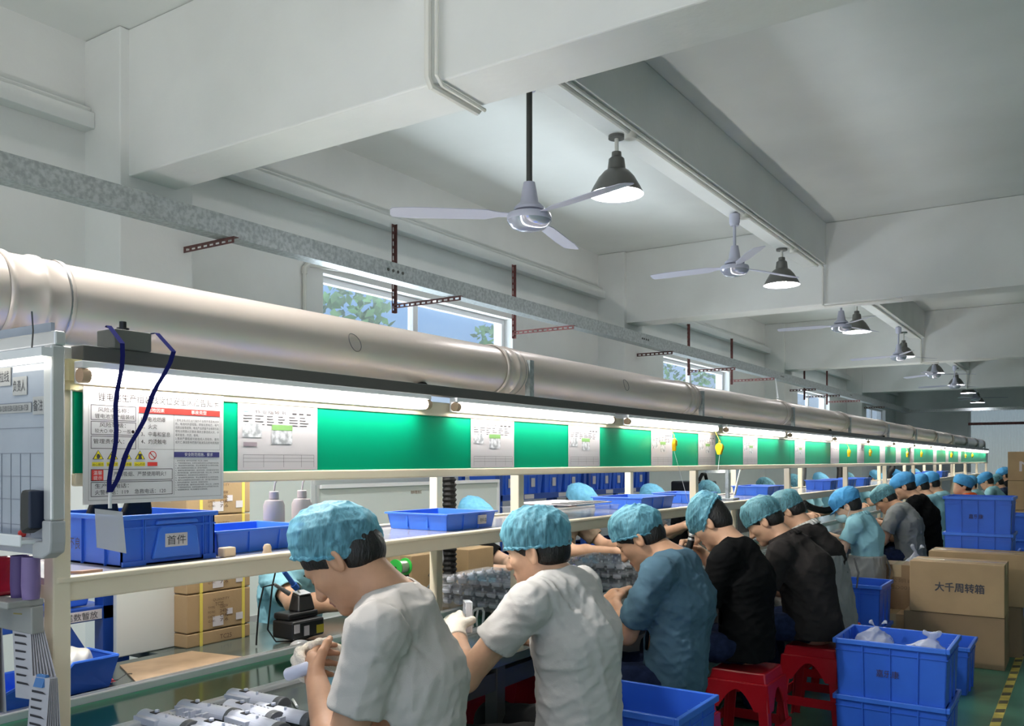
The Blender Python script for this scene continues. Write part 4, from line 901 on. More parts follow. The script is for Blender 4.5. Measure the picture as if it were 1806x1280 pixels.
person('worker in black shirt and blue cap far down the line', (1.08, 17.1), (1.18, 17.1, 1.05), (1.25, 17.1, 1.15), pitch=16, shirt=C_black, det=0, seed=97, cap='blue', longsleeve=True)
person('farthest worker on the near side, in a pale shirt', (1.0, 18.1), (1.1, 18.1, 1.0), (1.18, 18.1, 1.1), pitch=24, shirt=C_grey, det=0, seed=98, cap='light')
# ---------------------------------------------------------------- the workers across the line
def opp(label, s, z, shirt, cap, det=0, lat=2.93, pitch=30, hands=None, seed=5, **kw):
    hl_ = lat+.26
    Lh = Rh = None
    if hands:
        (l1, s1, z1), (l2, s2, z2) = hands
        Lh = dict(elbow=(lat-.06, s+.24, .80), wrist=(l1, s1, z1), dir=IN*-.6+NEAR*.5, palm=DN*.7+NEAR*.4, curl=34); Rh = dict(elbow=(lat-.06, s-.24, .80), wrist=(l2, s2, z2), dir=IN*-.6+AWAY*.5, palm=DN*.7+AWAY*.4, curl=34)
    return person(label, (hl_, s), (lat+.12, s, z-.085), (lat, s, z), face=1, pitch=pitch, shirt=shirt, cap=cap, det=det, L=Lh, R=Rh, seed=seed, **kw)
opp('worker in pale blue shirt across the bench, behind the black soldering station', 2.80, 1.03, C_lblue, 'light', 1, lat=2.86, pitch=50, seed=101, skin_=0, hands=((2.60, 2.86, .80), (2.56, 2.68, .80)))
opp('worker in black V-neck T-shirt across the bench, behind the clear trays', 4.02, 1.05, C_black, 'light', 1, lat=2.93, pitch=30, seed=102, skin_=2, vneck=.05, hands=((2.66, 4.10, .80), (2.62, 3.98, .80)))
opp('worker in taupe T-shirt and puffy blue cap across the bench', 5.30, 1.10, C_tan, 'light', 1, lat=2.95, pitch=24, seed=103, hands=((2.62, 5.42, .80), (2.64, 5.2, .80)))
opp('worker in grey T-shirt across the bench with raised hands, behind a blue tray', 6.48, 1.07, C_dgrey, 'light', 1, lat=2.95, pitch=26, seed=104, hands=((2.60, 6.50, .93), (2.60, 6.30, .90)))
opp('worker in dark shirt and hairnet across the bench behind the second blue tray pair', 7.70, 1.08, C_black, 'net', 0, lat=2.95, seed=105)
opp('worker in hairnet across the bench, beyond the red-knobbed press', 9.40, 1.08, C_dgrey, 'net2', 0, lat=2.95, seed=106)
for i, (s, c, q) in enumerate(((10.5, C_lblue, 'net'), (11.7, C_lblue, 'light'), (13.2, C_lblue, 'net2'), (15.2, C_lblue, 'light'), (17.0, C_lblue, 'blue'), (19.0, C_lblue, 'light'))):
    opp('%s worker in pale blue across the line' % ['first', 'second', 'third', 'fourth', 'fifth', 'sixth'][i]+', counting away from the hand press', s, 1.10, c, q, 0, lat=2.95, seed=110+i)
# ================================================================ blue crates and trays
def tote(label, lat, s, z, wl, ws, h, group=None, m_=None, rz=0, text=None, ribs=True, side='near'):
    """open crate; (lat, s) = its centre, wl across the hall, ws along it"""
    c = thing('blue_crate', label, 'crate', (-lat, s, z), rz, group); m_ = m_ or M_blue; b = MB(); t_ = .005; k = .96
    X, Y = wl/2, ws/2
    def wall(x0, x1, y0, y1): b.hexa([(x0*k, y0*k, 0), (x1*k, y0*k, 0), (x1*k, y1*k, 0), (x0*k, y1*k, 0)], [(x0, y0, h), (x1, y0, h), (x1, y1, h), (x0, y1, h)])
    wall(-X, -X+t_, -Y, Y); wall(X-t_, X, -Y, Y); wall(-X, X, -Y, -Y+t_); wall(-X, X, Y-t_, Y); b.box(-X*k, X*k, -Y*k, Y*k, 0, .006)
    if ribs:
        n = 3 if wl > .3 else 2
        for i in range(1, n+1):
            x = -X+2*X*i/(n+1)
            for sy in (-1, 1): b.hexa([((x-.003)*k, sy*Y*k, .0), ((x+.003)*k, sy*Y*k, .0), ((x+.003)*k, sy*(Y*k+.008), .0), ((x-.003)*k, sy*(Y*k+.008), .0)][::sy], [(x-.003, sy*Y, h), (x+.003, sy*Y, h), (x+.003, sy*(Y+.008), h), (x-.003, sy*(Y+.008), h)][::sy])
        n = 2
        for i in range(1, n+1):
            y = -Y+2*Y*i/(n+1)
            for sx_ in (-1, 1): b.box(sx_*X*.975-.006, sx_*X*.975+.006, y-.003, y+.003, 0, h)
        b.box(-X*.99-.003, X*.99+.003, -Y*.99-.005, -Y*.985, h*.80, h*.815); b.box(X*.985, X*.99+.005, -Y*.985, Y*.985, h*.80, h*.815)
    b.build('crate_body', m_, c)
    r = MB(); q = .012
    for x0, x1, y0, y1 in ((-X-q, -X+.004, -Y-q, Y+q), (X-.004, X+q, -Y-q, Y+q), (-X+.004, X-.004, -Y-q, -Y+.004), (-X+.004, X-.004, Y-.004, Y+q)): r.box(x0, x1, y0, y1, h-.022, h+.002)
    r.build('crate_rim', M_blue2 if m_ is M_blue else m_, c, bevel=.003)
    if text:
        g = MB(); put_text(g, text, Vector((-.06, -Y-.0005 if not ribs else -Y*.985-.0005, h*.40)), Vector((1, 0, -0.0)), UZ, .035, .10, .004); g.build('lettering', mat('faded_print', (.06, .035, .05), .8), c)
    return c
def tray(label, lat, s, z, wl, ws, h, rz=0, text=None, m_=None):
    c = thing('blue_tray', label, 'tray', (-lat, s, z), rz, 'blue trays on the rack shelf'); m_ = m_ or M_blue2; b = MB(); X, Y, t_, k = wl/2, ws/2, .004, .93
    def wall(x0, x1, y0, y1): b.hexa([(x0*k, y0*k, 0), (x1*k, y0*k, 0), (x1*k, y1*k, 0), (x0*k, y1*k, 0)], [(x0, y0, h), (x1, y0, h), (x1, y1, h), (x0, y1, h)])
    wall(-X, -X+t_, -Y, Y); wall(X-t_, X, -Y, Y); wall(-X, X, -Y, -Y+t_); wall(-X, X, Y-t_, Y); b.box(-X*k, X*k, -Y*k, Y*k, 0, .005)
    for i in (1, 2):
        y = -Y+2*Y*i/3; b.hexa([(X*k, (y-.004)*k, 0), (X*k+.006, (y-.004)*k, 0), (X*k+.006, (y+.004)*k, 0), (X*k, (y+.004)*k, 0)], [(X, y-.004, h), (X+.004, y-.004, h), (X+.004, y+.004, h), (X, y+.004, h)])
        x = -X+2*X*i/3; b.box(x-.004, x+.004, -Y*.965-.004, -Y*.95, .01, h)
    b.build('tray_body', m_, c); r = MB(); q = .008
    for x0, x1, y0, y1 in ((-X-q, -X+.003, -Y-q, Y+q), (X-.003, X+q, -Y-q, Y+q), (-X+.003, X-.003, -Y-q, -Y+.003), (-X+.003, X-.003, Y-.003, Y+q)): r.box(x0, x1, y0, y1, h-.006, h+.001)
    r.build('tray_rim', m_, c, bevel=.002)
    if text:
        g = MB(); y = Y*.25; g.hexa([(X*.975, y, h*.25), (X*.975+.006, y, h*.25), (X*.975+.006, y+.05, h*.25), (X*.975, y+.05, h*.25)], [(X*.99, y, h*.8), (X*.99+.006, y, h*.8), (X*.99+.006, y+.05, h*.8), (X*.99, y+.05, h*.8)]); o = g.build('label_card', M_paper, c)
        g = MB(); put_text(g, text, Vector((X*.985+.0085, y+.003, h*.38)), UY, UZ, .015, .044, .0005); g.build('lettering', M_ink, o)
    return c
ZS = 1.141
# big first-article crate on the shelf
c = thing('blue_crate', 'blue ribbed crate with a white first-article label on the shelf, under the poster', 'crate', (-2.125, 1.375, ZS)); X, Y, h = .165, .135, .125
b = MB(); b.box(-X, -X+.004, -Y, Y, 0, h); b.box(X-.004, X, -Y, Y, 0, h); b.box(-X, X, -Y, -Y+.004, 0, h); b.box(-X, X, Y-.004, Y, 0, h); b.box(-X, X, -Y, Y, 0, .004)
for y in (-.08, -.075, .095, .10, .115): b.box(X, X+.006, y, y+.003, .0, h)
for x in (-.1, 0, .1): b.box(x, x+.003, -Y-.006, -Y, 0, h)
b.box(X, X+.007, -Y, -.075, .0, .012); b.box(X, X+.007, .095, Y, .0, .012); b.box(X, X+.005, -Y, Y, h*.72, h*.76); b.build('crate_body', M_blue, c)
b = MB(); b.prism([(-.055, .012), (-.035, .085), (-.03, .092), (.07, .092), (.075, .085), (.085, .012)], X, X+.008, lambda u, v, d: Vector((d, u, v))); b.prism([(-.045, .098), (-.04, .108), (.075, .108), (.08, .098)], X, X+.009, lambda u, v, d: Vector((d, u, v))); b.build('handle_panel', M_blue2, c, bevel=.003)
b = MB(); b.box(-X-.008, X+.008, -Y-.008, -Y+.003, h-.012, h); b.box(-X-.008, X+.008, Y-.003, Y+.008, h-.012, h); b.box(-X-.008, -X+.003, -Y, Y, h-.012, h); b.box(X-.003, X+.009, -Y, Y, h-.012, h); b.build('crate_rim', M_blue2, c, bevel=.003)
g = MB(); g.box(X+.0082, X+.0088, -.02, .045, .040, .074); o = g.build('label_card', M_paper, c); g = MB(); put_text(g, '首件', Vector((X+.0089, -.015, .045)), UY, UZ, .024, .055); g.build('lettering', M_ink, o)
g = MB(); put_text(g, '不良', Vector((-.05, -Y-.007, .035)), Vector((1, 0, 0)), UZ, .03, .05); g.build('faded_lettering', mat('faded_print', (.06, .035, .05), .8), c)
for i, s in enumerate((1.33, 1.43)):
    t = thing('black_pad', ('wider black rounded pad standing in the first-article crate', 'black rounded pad farther right in the first-article crate')[i], 'pad', (-2.2, s, ZS+.005), 0, 'black pads in the first-article crate')
    b = MB(); w_ = .042; b.prism([(-w_, 0), (w_, 0), (w_, .115), (w_*.8, .145), (w_*.35, .156), (-w_*.35, .156), (-w_*.8, .145), (-w_, .115)], -.012, .012, lambda u, v, d: Vector((d+.02*(v/.15)**2, u, v))); b.build('pad_body', M_rub, t, bevel=.006)
tray('shallow blue tray beside the first-article crate on the shelf', 2.11, 1.71, ZS, .24, .34, .065)
tray('empty shallow blue tray with a white label, behind the two men in white', 2.105, 2.68, ZS, .29, .31, .062, text='物料盒')
tray('blue tray on the shelf right of the clear blister trays', 2.09, 4.36, ZS, .29, .42, .065)
tray('blue tray behind the third post', 2.12, 5.15, ZS, .27, .36, .06)
tray('blue tray just beyond the red-knobbed press', 2.10, 6.55, ZS, .27, .42, .07)
tray('small tilted blue tray beyond the fourth post', 2.0, 8.0, ZS, .22, .26, .085, m_=M_blue)
tray('blue tray at the fifth post', 2.05, 8.85, ZS, .25, .36, .08); tray('blue tray following the one at the fifth post', 2.05, 9.55, ZS, .25, .34, .08)
tray('blue tray in the far half of the shelf, the nearer of two', 2.05, 13.4, ZS, .28, .7, .09); tray('blue tray in the far half of the shelf, the farther of two', 2.05, 15.2, ZS, .28, .7, .09)
t = thing('cream_block', 'small cream block on the shelf edge beside the first-article crate', 'block', (-1.94, 1.535, ZS)); b = MB(); b.box(-.014, .014, -.02, .02, 0, .026); b.build('block_body', mat('cream_foam', (.80, .60, .42), .6), t, bevel=.004)
t = thing('cream_ball', 'small round cream knob on the shelf edge in front of the shallow tray', 'knob', (-1.925, 1.66, ZS)); b = MB(); b.lathe([(.001, .026), (.008, .024), (.012, .016), (.011, .008), (.014, 0)], n=16); b.build('knob_body', mat('cream_foam', (.80, .60, .42), .6), t, smooth=True)
t = thing('wood_chip', 'flat tan scrap lying on the shelf edge at the near post', 'scrap', (-1.935, 1.14, ZS)); b = MB(); b.prism([(-.012, -.035), (.01, -.02), (.012, .03), (-.004, .02)], 0, .006, lambda u, v, d: Vector((u, v, d))); b.build('scrap_body', mat('tan_scrap', (.45, .28, .2), .7), t)
# wash bottles
M_bot = clear('cloudy_bottle', (.80, .74, .76), .30, .3, (.50, .44, .46))
for i, (s, L_) in enumerate(((1.925, 2.20), (2.045, 2.20))):
    t = thing('wash_bottle', ('left cloudy wash bottle with bent spout on the shelf', 'right cloudy wash bottle with upright bent spout on the shelf')[i], 'bottle', (-L_, s, ZS), 0, 'wash bottles on the shelf')
    b = MB(); b.lathe([(.001, 0), (.032, 0), (.034, .01), (.034, .115), (.028, .13), (.014, .134), (.014, .14)], n=24); b.build('bottle_body', M_bot, t, smooth=True)
    b = MB(); b.lathe([(.013, .134), (.016, .136), (.0155, .158), (.013, .160), (.001, .160)], n=20); b.build('screw_cap', mat('mauve_cap', (.40, .34, .36), .45), t, smooth=True)
    b = MB(); b.tube([(0, 0, .16), (0, .004, .185), (0, .018, .205), (0, .05-.03*i, .222+.012*i), (0, .09-.06*i, .228+.02*i)], .0032, 8); b.build('spout', M_bot, t, smooth=True)
# clear blister trays with grey parts
M_blis = clear('blister_film', (.99, .99, 1), .82, .06, (.9, .92, .94)); M_part = mat('grey_moulding', (.84, .85, .90), .3)
def blister(label, lat, s, z, wl, ws, n, h1=.045, fill=True, rows=(6, 5)):
    for k in range(n):
        t = thing('blister_tray', label[k], 'blister tray', (-lat+random.uniform(-.008, .008), s+random.uniform(-.008, .008), z+k*h1), random.uniform(-.03, .03), 'clear blister trays on the bench')
        X, Y = wl/2, ws/2; b = MB()
        b.hexa([(-X*.94, -Y*.94, 0), (X*.94, -Y*.94, 0), (X*.94, Y*.94, 0), (-X*.94, Y*.94, 0)], [(-X, -Y, h1*.86), (X, -Y, h1*.86), (X, Y, h1*.86), (-X, Y, h1*.86)]); b.box(-X-.008, X+.008, -Y-.008, Y+.008, h1*.84, h1*.86)
        for i in (2, 4): y = -Y+2*Y*i/rows[1]; b.quad((-X, y, h1*.2), (X, y, h1*.2), (X, y, h1*.88), (-X, y, h1*.88))
        x = 0; b.quad((x, -Y, h1*.2), (x, Y, h1*.2), (x, Y, h1*.88), (x, -Y, h1*.88))
        b.build('tray_film', M_blis, t)
        if fill:
            b = MB()
            for i in range(rows[0]):
                for j in range(rows[1]):
                    x = -X*.86+2*X*.86*(i+.5)/rows[0]; y = -Y*.9+2*Y*.9*(j+.5)/rows[1]; a = random.uniform(-.4, .4); M = T(x, y, h1*.5) @ Rz(a)
                    b.M = M; b.cyl((-.018, -.01, 0), (.018, -.01, 0), .013, .011, 10); b.cyl((-.014, .012, .004), (.016, .012, .004), .009, .007, 8); b.cyl((.006, 0, .006), (.006, 0, .024), .005, n=6); b.M = None
            o = b.build('moulded_parts', M_part, t); o['kind'] = 'stuff'
ST = ('bottom clear tray', 'middle clear tray', 'top clear tray')
blister([q+' of grey parts in the stack between the two men in white' for q in ST], 2.17, 3.16, .77, .42, .40, 3)
blister([q+' of grey parts in the stack in front of the worker in taupe' for q in ST], 2.06, 4.0, .77, .40, .44, 3)
blister(['empty clear tray on the shelf above the man in slate blue'], 2.08, 3.55, ZS, .34, .50, 1, .055, False)
t = thing('flat_tray', 'flat pale tray with dark cards lying on top of the clear shelf tray', 'tray', (-2.12, 3.62, ZS+.056)); b = MB(); b.box(-.15, .17, -.2, .2, 0, .004); b.build('tray_sheet', M_paper, t); b = MB()
for i in range(5): b.box(.06, .15, -.19+i*.078, -.13+i*.078, .004, .007)
o = b.build('dark_cards', M_black, t); o['kind'] = 'stuff'
# flexible exhaust hoses
def hose(label, pts, r, s_n=90, mm=None):
    pts = [Vector(p) for p in pts]; base = pts[-1]; t = thing('exhaust_hose', label, 'hose', base, 0, 'black flexible exhaust hoses')
    fine = []; N = len(pts)
    for i in range(N-1):
        p0, p1, p2, p3 = pts[max(i-1, 0)], pts[i], pts[i+1], pts[min(i+2, N-1)]
        for k in range(12):
            u = k/12; fine.append(.5*((2*p1)+(p2-p0)*u+(2*p0-5*p1+4*p2-p3)*u*u+(3*p1-p0-3*p2+p3)*u**3))
    fine.append(pts[-1]); L_ = sum((b-a).length for a, b in zip(fine, fine[1:])); n = int(L_/.011); out = []; rs = []
    acc = 0; j = 0; step = L_/n; seg_ = [(b-a).length for a, b in zip(fine, fine[1:])]; cum = [0]
    for q in seg_: cum.append(cum[-1]+q)
    for i in range(n+1):
        d = min(i*step, cum[-1]-1e-6)
        while cum[j+1] < d: j += 1
        out.append(fine[j].lerp(fine[j+1], (d-cum[j])/max(seg_[j], 1e-6))-base); rs.append(r*(1.0 if i % 2 else .80))
    b = MB(); b.tube(out, r, 16, True, rs); b.build('hose_tube', mm or M_rub, t)
    d = (out[-1]-out[-2]).normalized(); b = MB(); b.cyl(out[-1]-d*.01, out[-1]+d*.05, r*1.02, r*.7, 16); b.build('nozzle', M_black, t, smooth=True)
    b = MB(); b.cyl(out[-1]-d*.012, out[-1]-d*.004, r*1.08, n=16); b.build('hose_clamp', M_alu, t, smooth=True); return t
hose('black corrugated exhaust hose hanging beside the nearest rear post', [(-2.56, 3.10, 1.75), (-2.50, 3.09, 1.55), (-2.40, 3.09, 1.38), (-2.385, 3.09, 1.15), (-2.385, 3.09, .98), (-2.375, 3.08, .84)], .034)
hose('dark exhaust hose slanting down near the fourth post', [(-2.55, 9.0, 1.75), (-2.5, 9.15, 1.52), (-2.42, 8.95, 1.30), (-2.38, 8.75, 1.12), (-2.34, 8.7, .98), (-2.22, 9.0, .90), (-2.12, 9.25, .96)], .034, mm=M_dark)
hose('dark exhaust hose slanting down beyond the fifth post', [(-2.55, 10.5, 1.75), (-2.5, 10.7, 1.50), (-2.42, 10.5, 1.3), (-2.38, 10.3, 1.15), (-2.36, 10.2, 1.0)], .036)
hose('dark exhaust hose in the far half of the rack', [(-2.55, 13.6, 1.75), (-2.5, 13.9, 1.50), (-2.42, 13.7, 1.3), (-2.4, 13.3, 1.2), (-2.38, 13.1, 1.0)], .04)
# hood lamp over the far bench
t = thing('fume_hood', 'small grey conical hood hanging just under the board rail near the fourth post', 'hood', (-2.56, 6.95, 1.30)); b = MB(); b.lathe([(.12, 0), (.07, .09), (.03, .10), (.03, .462)], n=24); b.build('hood_shell', M_galv, t, smooth=True)
t = thing('grey_cable', 'grey cable looping down beside the black hose', 'cable', (-2.40, 3.0, .8)); b = MB(); b.tube([(0, 0, .3), (.03, .01, .24), (.05, .0, .17), (.02, -.03, .08), (-.03, -.07, .0), (-.05, -.1, -.035)], .0045, 6); b.build('cable_strand', mat('grey_rubber', (.2, .2, .2), .5), t, smooth=True)
# soldering station
t = thing('soldering_station', 'black soldering station with a blue-handled iron in its holder on the far bench strip', 'soldering station', (-2.39, 2.20, .757))
b = MB(); b.box(-.05, .06, -.075, .075, .01, .075); b.box(-.05, .035, -.07, .07, .075, .10); b.build('station_body', M_black, t, bevel=.008)
b = MB(); b.hexa([(-.03, -.02, .10), (.03, -.02, .10), (.03, .06, .10), (-.03, .06, .10)], [(-.03, .0, .165), (.01, .0, .155), (.01, .06, .155), (-.03, .06, .165)]); b.build('iron_rest', M_black, t, bevel=.006)
b = MB(); b.hexa([(-.028, .0, .166), (.012, .0, .156), (.012, .055, .156), (-.028, .055, .166)], [(-.028, .0, .169), (.012, .0, .159), (.012, .055, .159), (-.028, .055, .169)]); b.build('rest_plate', M_alu, t)
b = MB(); b.cyl((-.02, -.045, .245), (-.01, .0, .185), .0085, .0095, 12); b.cyl((-.012, -.008, .195), (-.008, .006, .178), .013, .011, 12); b.build('blue_handle', mat('iron_blue', (.02, .10, .40), .4), t, smooth=True)
b = MB(); b.cyl((-.008, .004, .178), (.02, .045, .105), .004, .0018, 10); b.build('iron_tip', M_alu, t, smooth=True)
b = MB(); b.cyl((-.02, -.09, .205), (-.01, -.03, .165), .006, .009, 12); b.build('spare_iron', mat('grey_rubber', (.2, .2, .2), .5), t, smooth=True)
b = MB(); b.tube([(-.02, -.09, .205), (-.03, -.13, .20), (-.03, -.15, .13), (-.03, -.16, .03), (-.02, -.17, .004)], .003, 6); b.tube([(-.02, -.045, .245), (-.03, -.06, .3), (-.03, -.09, .2), (-.02, -.12, .05), (0, -.1, .006), (.05, -.03, .004), (.066, .03, .02)], .003, 6); b.build('power_cord', M_rub, t, smooth=True)
for y0, y1, z0, z1, mm, nm in ((-.07, -.045, .035, .065, M_paper, 'label_card'), (-.025, 0, .02, .055, M_paper, 'label_card'), (.035, .07, .02, .05, mat('label_yellow', (.55, .45, .03), .5), 'warning_label')):
    b = MB(); b.box(.0595, .0612, y0, y1, z0, z1); b.build(nm, mm, t)
t = thing('crumpled_foil', 'small crumpled foil pad in front of the soldering station', 'foil', (-2.30, 2.13, .757)); b = MB(); b.lathe([(.001, .012), (.02, .014), (.032, .008), (.036, 0)], n=11); b.build('foil_pad', mat('foil', (.7, .7, .72), .3, .7, bump=.8, bscale=60), t, bevel=.002)
# solder reel
t = thing('solder_reel', 'green-flanged solder reel on a black stand on the far bench strip', 'reel', (-2.42, 2.80, .757))
b = MB(); b.hexa([(-.05, -.045, 0), (.05, -.045, 0), (.05, .045, 0), (-.05, .045, 0)], [(-.05, -.045, .012), (.05, -.045, .012), (.05, .045, .012), (-.05, .045, .012)])
for y in (-.037, .037): b.prism([(-.04, .012), (.04, .012), (.008, .19), (-.008, .19)], y-.003, y+.003, lambda u, v, d: Vector((u, d, v)))
b.build('stand', M_black, t, bevel=.003)
Mx = Matrix.Rotation(-math.pi/2, 4, 'X')
b = MB(); M_gr = mat('reel_green', (.03, .50, .06), .4)
for y in (-.034, .028): b.lathe([(.006, y), (.036, y), (.036, y+.005), (.006, y+.005)], (0, 0, .195), 28, Mx)
b.build('flange', M_gr, t, smooth=True); b = MB(); b.lathe([(.025, -.028), (.0262, 0), (.025, .028)], (0, 0, .195), 24, Mx); b.build('solder_wire', mat('solder', (.72, .72, .70), .3, .8, bump=.5, bscale=400, stretch=(0, 1, 0)), t, smooth=True)
b = MB(); b.cyl((0, -.042, .195), (0, .042, .195), .005, n=10); b.build('axle', M_black, t)
# brown board, cartons and board panels on the far strip
t = thing('brown_board', 'loose brown hardboard sheet lying on the far strip of the bench', 'board', (-2.38, 1.6, .756)); b = MB()
pq = [on_z(211, 1174, .757), on_z(240, 1204, .757), on_z(427, 1159, .757), on_z(338, 1149, .757)]; pq = [p-Vector((-2.38, 1.6, .757)) for p in pq]
b.hexa([(p.x, p.y, 0) for p in pq], [(p.x, p.y, .004) for p in pq]); b.build('board_sheet', mat('hardboard', (.36, .245, .15), .5, noise=.2, nscale=14), t)
t = thing('red_wire', 'scrap of red film and black wire at the end of the brown board', 'scrap', (-2.36, 1.45, .762)); b = MB(); b.hexa([(-.02, -.03, 0), (.012, -.02, 0), (.01, .02, 0), (-.02, .02, 0)], [(-.01, -.02, .012), (.005, -.01, .016), (.004, .01, .01), (-.01, .012, .014)]); b.build('film_scrap', mat('pink_film', (.6, .05, .09), .4), t); b = MB(); b.tube([(.01, -.03, .004), (.02, .02, .006), (.0, .06, .012), (-.02, .09, .004)], .0015, 5); b.build('wire', M_black, t)
t = thing('backing_sheet', 'plain white panel standing between the blue rack upright and the carton stack', 'panel', (-2.66, 1.80, .755)); b = MB(); b.box(-.01, .01, -.14, .12, 0, .36); b.build('panel_board', mat('white_board_panel', (.70, .72, .70), .4), t, bevel=.003)
def carton(label, lat, s, z, wl, ws, h, rz=0, group=None, mm=None, name='carton', straps=False, seam='s'):
    c = thing(name, label, 'carton', (-lat, s, z), rz, group); X, Y = wl/2, ws/2
    b = MB(); b.box(-X, X, -Y, Y, 0, h); b.build('carton_body', mm or M_card, c, bevel=.004)
    b = MB()
    if seam == 'x': b.box(-X*.995, X*.995, -.03, .03, h, h+.001); b.box(X, X+.001, -.03, .03, h-.09, h); b.box(-X-.001, -X, -.03, .03, h-.09, h)
    else: b.box(-.03, .03, -Y*.995, Y*.995, h, h+.001); b.box(-.03, .03, -Y-.001, -Y, h-.09, h)
    b.build('sealing_tape', M_tape, c)
    if straps:
        b = MB()
        for y in (-Y*.62, Y*.72): b = MB(); b.box(X, X+.0015, y, y+.012, 0, h); b.box(-X, X, y, y+.012, h, h+.0015); b.build('strap', M_strap, c)
    return c
zc = .755
for i, h_ in enumerate((.05, .135, .135, .135, .135)):
    c = carton('%s carton of the strapped stack on the far bench strip' % ('lowest flat', 'second lowest', 'middle', 'second highest', 'topmost')[i], 2.70, 2.01, zc, .24, .27, h_-.003, 0, 'strapped cartons on the far bench strip', M_card, straps=True)
    g = MB()
    if h_ > .1:
        put_text(g, 'QUANTITY', Vector((.1215, -.03, .098)), UY, UZ, .010, .07); put_text(g, 'TC25', Vector((.1215, -.02, .082)), UY, UZ, .012, .035)
        for k in range(4): put_text(g, ('TYPE:', 'P/O NO:', 'DATE:', 'G.W:')[k], Vector((.1215, -.05, .074-k*.016)), UY, UZ, .008, .03); put_text(g, ('1200W', '2406', 'OK', '7.6')[k], Vector((.1215, .0, .072-k*.016)), UY, UZ, .011, .035)
    else: put_text(g, 'TC25', Vector((.1215, .0, .012)), UY, UZ, .016, .05)
    g.build('lettering', mat('carton_ink', (.10, .05, .03), .8), c)
    if h_ > .1:
        g = MB(); g.box(.1205, .1215, -.03, .015, .010, .045); g.box(.1205, .1217, .03, .055, .045, .066); g.box(.1205, .1217, .07, .10, .02, .045); g.build('label_card', M_paper, c)
    zc += h_
c = carton('plain carton with a diamond mark on the far strip, behind the solder reel', 2.68, 3.20, .755, .2, .28, .21)
g = MB()
for a in range(4):
    q0, q1 = [Vector((.1015, .03+.05*math.cos(a_*math.pi/2), .11+.035*math.sin(a_*math.pi/2))) for a_ in (a, a+1)]; g.tube([q0, q1], .0015, 4)
g.build('diamond_mark', M_ink, c)
carton('torn carton with white film on the far strip beside the black hose', 2.70, 3.62, .755, .22, .22, .20)
# near blue rack behind the bench
t = thing('blue_rack', 'blue slotted-angle rack behind the near end of the bench, with a white label strip', 'rack', (-2.74, 1.42, 0))
for y in (-.75, .28):
    b = MB(); b.box(-.02, .03, y-.05, y+.045, 0, 1.10); b.build('upright', M_rack, t, bevel=.002)
b = MB()
for k in range(16):
    z_ = .30+k*.05; b.box(.03, .0305, .285, .290, z_, z_+.010); b.box(.0305, .031, .297, .2985, z_-.01, z_+.02)
b.build('upright_slots', mat('bare_slot', (.75, .78, .8), .5), t)
for z_ in (.50, .878):
    b = MB(); b.box(.0, .03, -.75, .28, z_, z_+.045); b.box(-.4, .0, -.75, .28, z_+.03, z_+.04); b.build('shelf_beam', M_rack, t, bevel=.002)
b = MB(); b.hexa([(.0, .22, .62), (.02, .22, .62), (.02, .28, .62), (.0, .28, .62)], [(.0, .06, .88), (.02, .06, .88), (.02, .12, .88), (.0, .12, .88)]); b.build('brace', M_rack, t)
g = MB(); g.box(.0305, .0315, .0, .225, .882, .914); o = g.build('label_strip', M_paper, t); g = MB(); put_text(g, '余料尾数暂放', Vector((.0318, .045, .886)), UY, UZ, .024, .165); g.build('lettering', M_ink, o)
c = thing('storage_bin', 'blue storage bin with a printed white label on the near blue rack', 'bin', (-2.87, 1.46, .924)); b = MB(); b.hexa([(-.12, -.2, 0), (.12, -.2, 0), (.12, .16, 0), (-.12, .16, 0)], [(-.14, -.22, .10), (.13, -.22, .10), (.13, .18, .10), (-.14, .18, .10)]); b.build('bin_body', M_blue, c, bevel=.005); g = MB(); g.hexa([(.123, -.07, .03), (.1245, -.07, .03), (.1245, .05, .03), (.123, .05, .03)], [(.129, -.07, .08), (.1305, -.07, .08), (.1305, .05, .08), (.129, .05, .08)]); g.build('label_card', M_paper, c)
def open_bin(label, lat, s, z, L_, w_, h_, rz=0, mm=None, text=None):
    c = thing('parts_bin', label, 'bin', (-lat, s, z), rz, 'open-front blue parts bins'); b = MB(); k = .8
    # sloping open front towards -y
    X, Y = w_/2, L_/2
    b.quad((-X*k, -Y*k, 0), (X*k, -Y*k, 0), (X*k, Y*k, 0), (-X*k, Y*k, 0))
    b.quad((-X*k, -Y*k, 0), (-X, -Y, h_*.62), (X, -Y, h_*.62), (X*k, -Y*k, 0)); b.quad((X*k, Y*k, 0), (X, Y, h_), (-X, Y, h_), (-X*k, Y*k, 0))
    for sx_ in (-1, 1): b.quad((sx_*X*k, -Y*k, 0), (sx_*X, -Y, h_*.62), (sx_*X, -Y*.5, h_*.78), (sx_*X, -Y*.3, h_), (sx_*X, Y, h_), (sx_*X*k, Y*k, 0))
    o = b.build('bin_body', mm or M_blue, c); q = o.modifiers.new('thick', 'SOLIDIFY'); q.thickness = .005
    r = MB(); r.tube([(X, -Y, h_*.62), (X, -Y*.5, h_*.78), (X, -Y*.3, h_), (X, Y, h_), (-X, Y, h_), (-X, -Y*.3, h_), (-X, -Y*.5, h_*.78), (-X, -Y, h_*.62), (X, -Y, h_*.62)], .005, 6); r.build('bin_rim', M_blue2, c, smooth=True)
    return c
open_bin('dark blue open-front bin with a white bag on the far strip at the near end', 2.40, 1.36, .758, .20, .15, .085)
open_bin('brighter blue open-front bin right beside the near post on the far strip', 2.345, 1.19, .758, .14, .12, .075, mm=M_blue2)
open_bin('dark blue open-front bin at the left, behind the hanging papers', 2.33, .99, .758, .16, .16, .085)
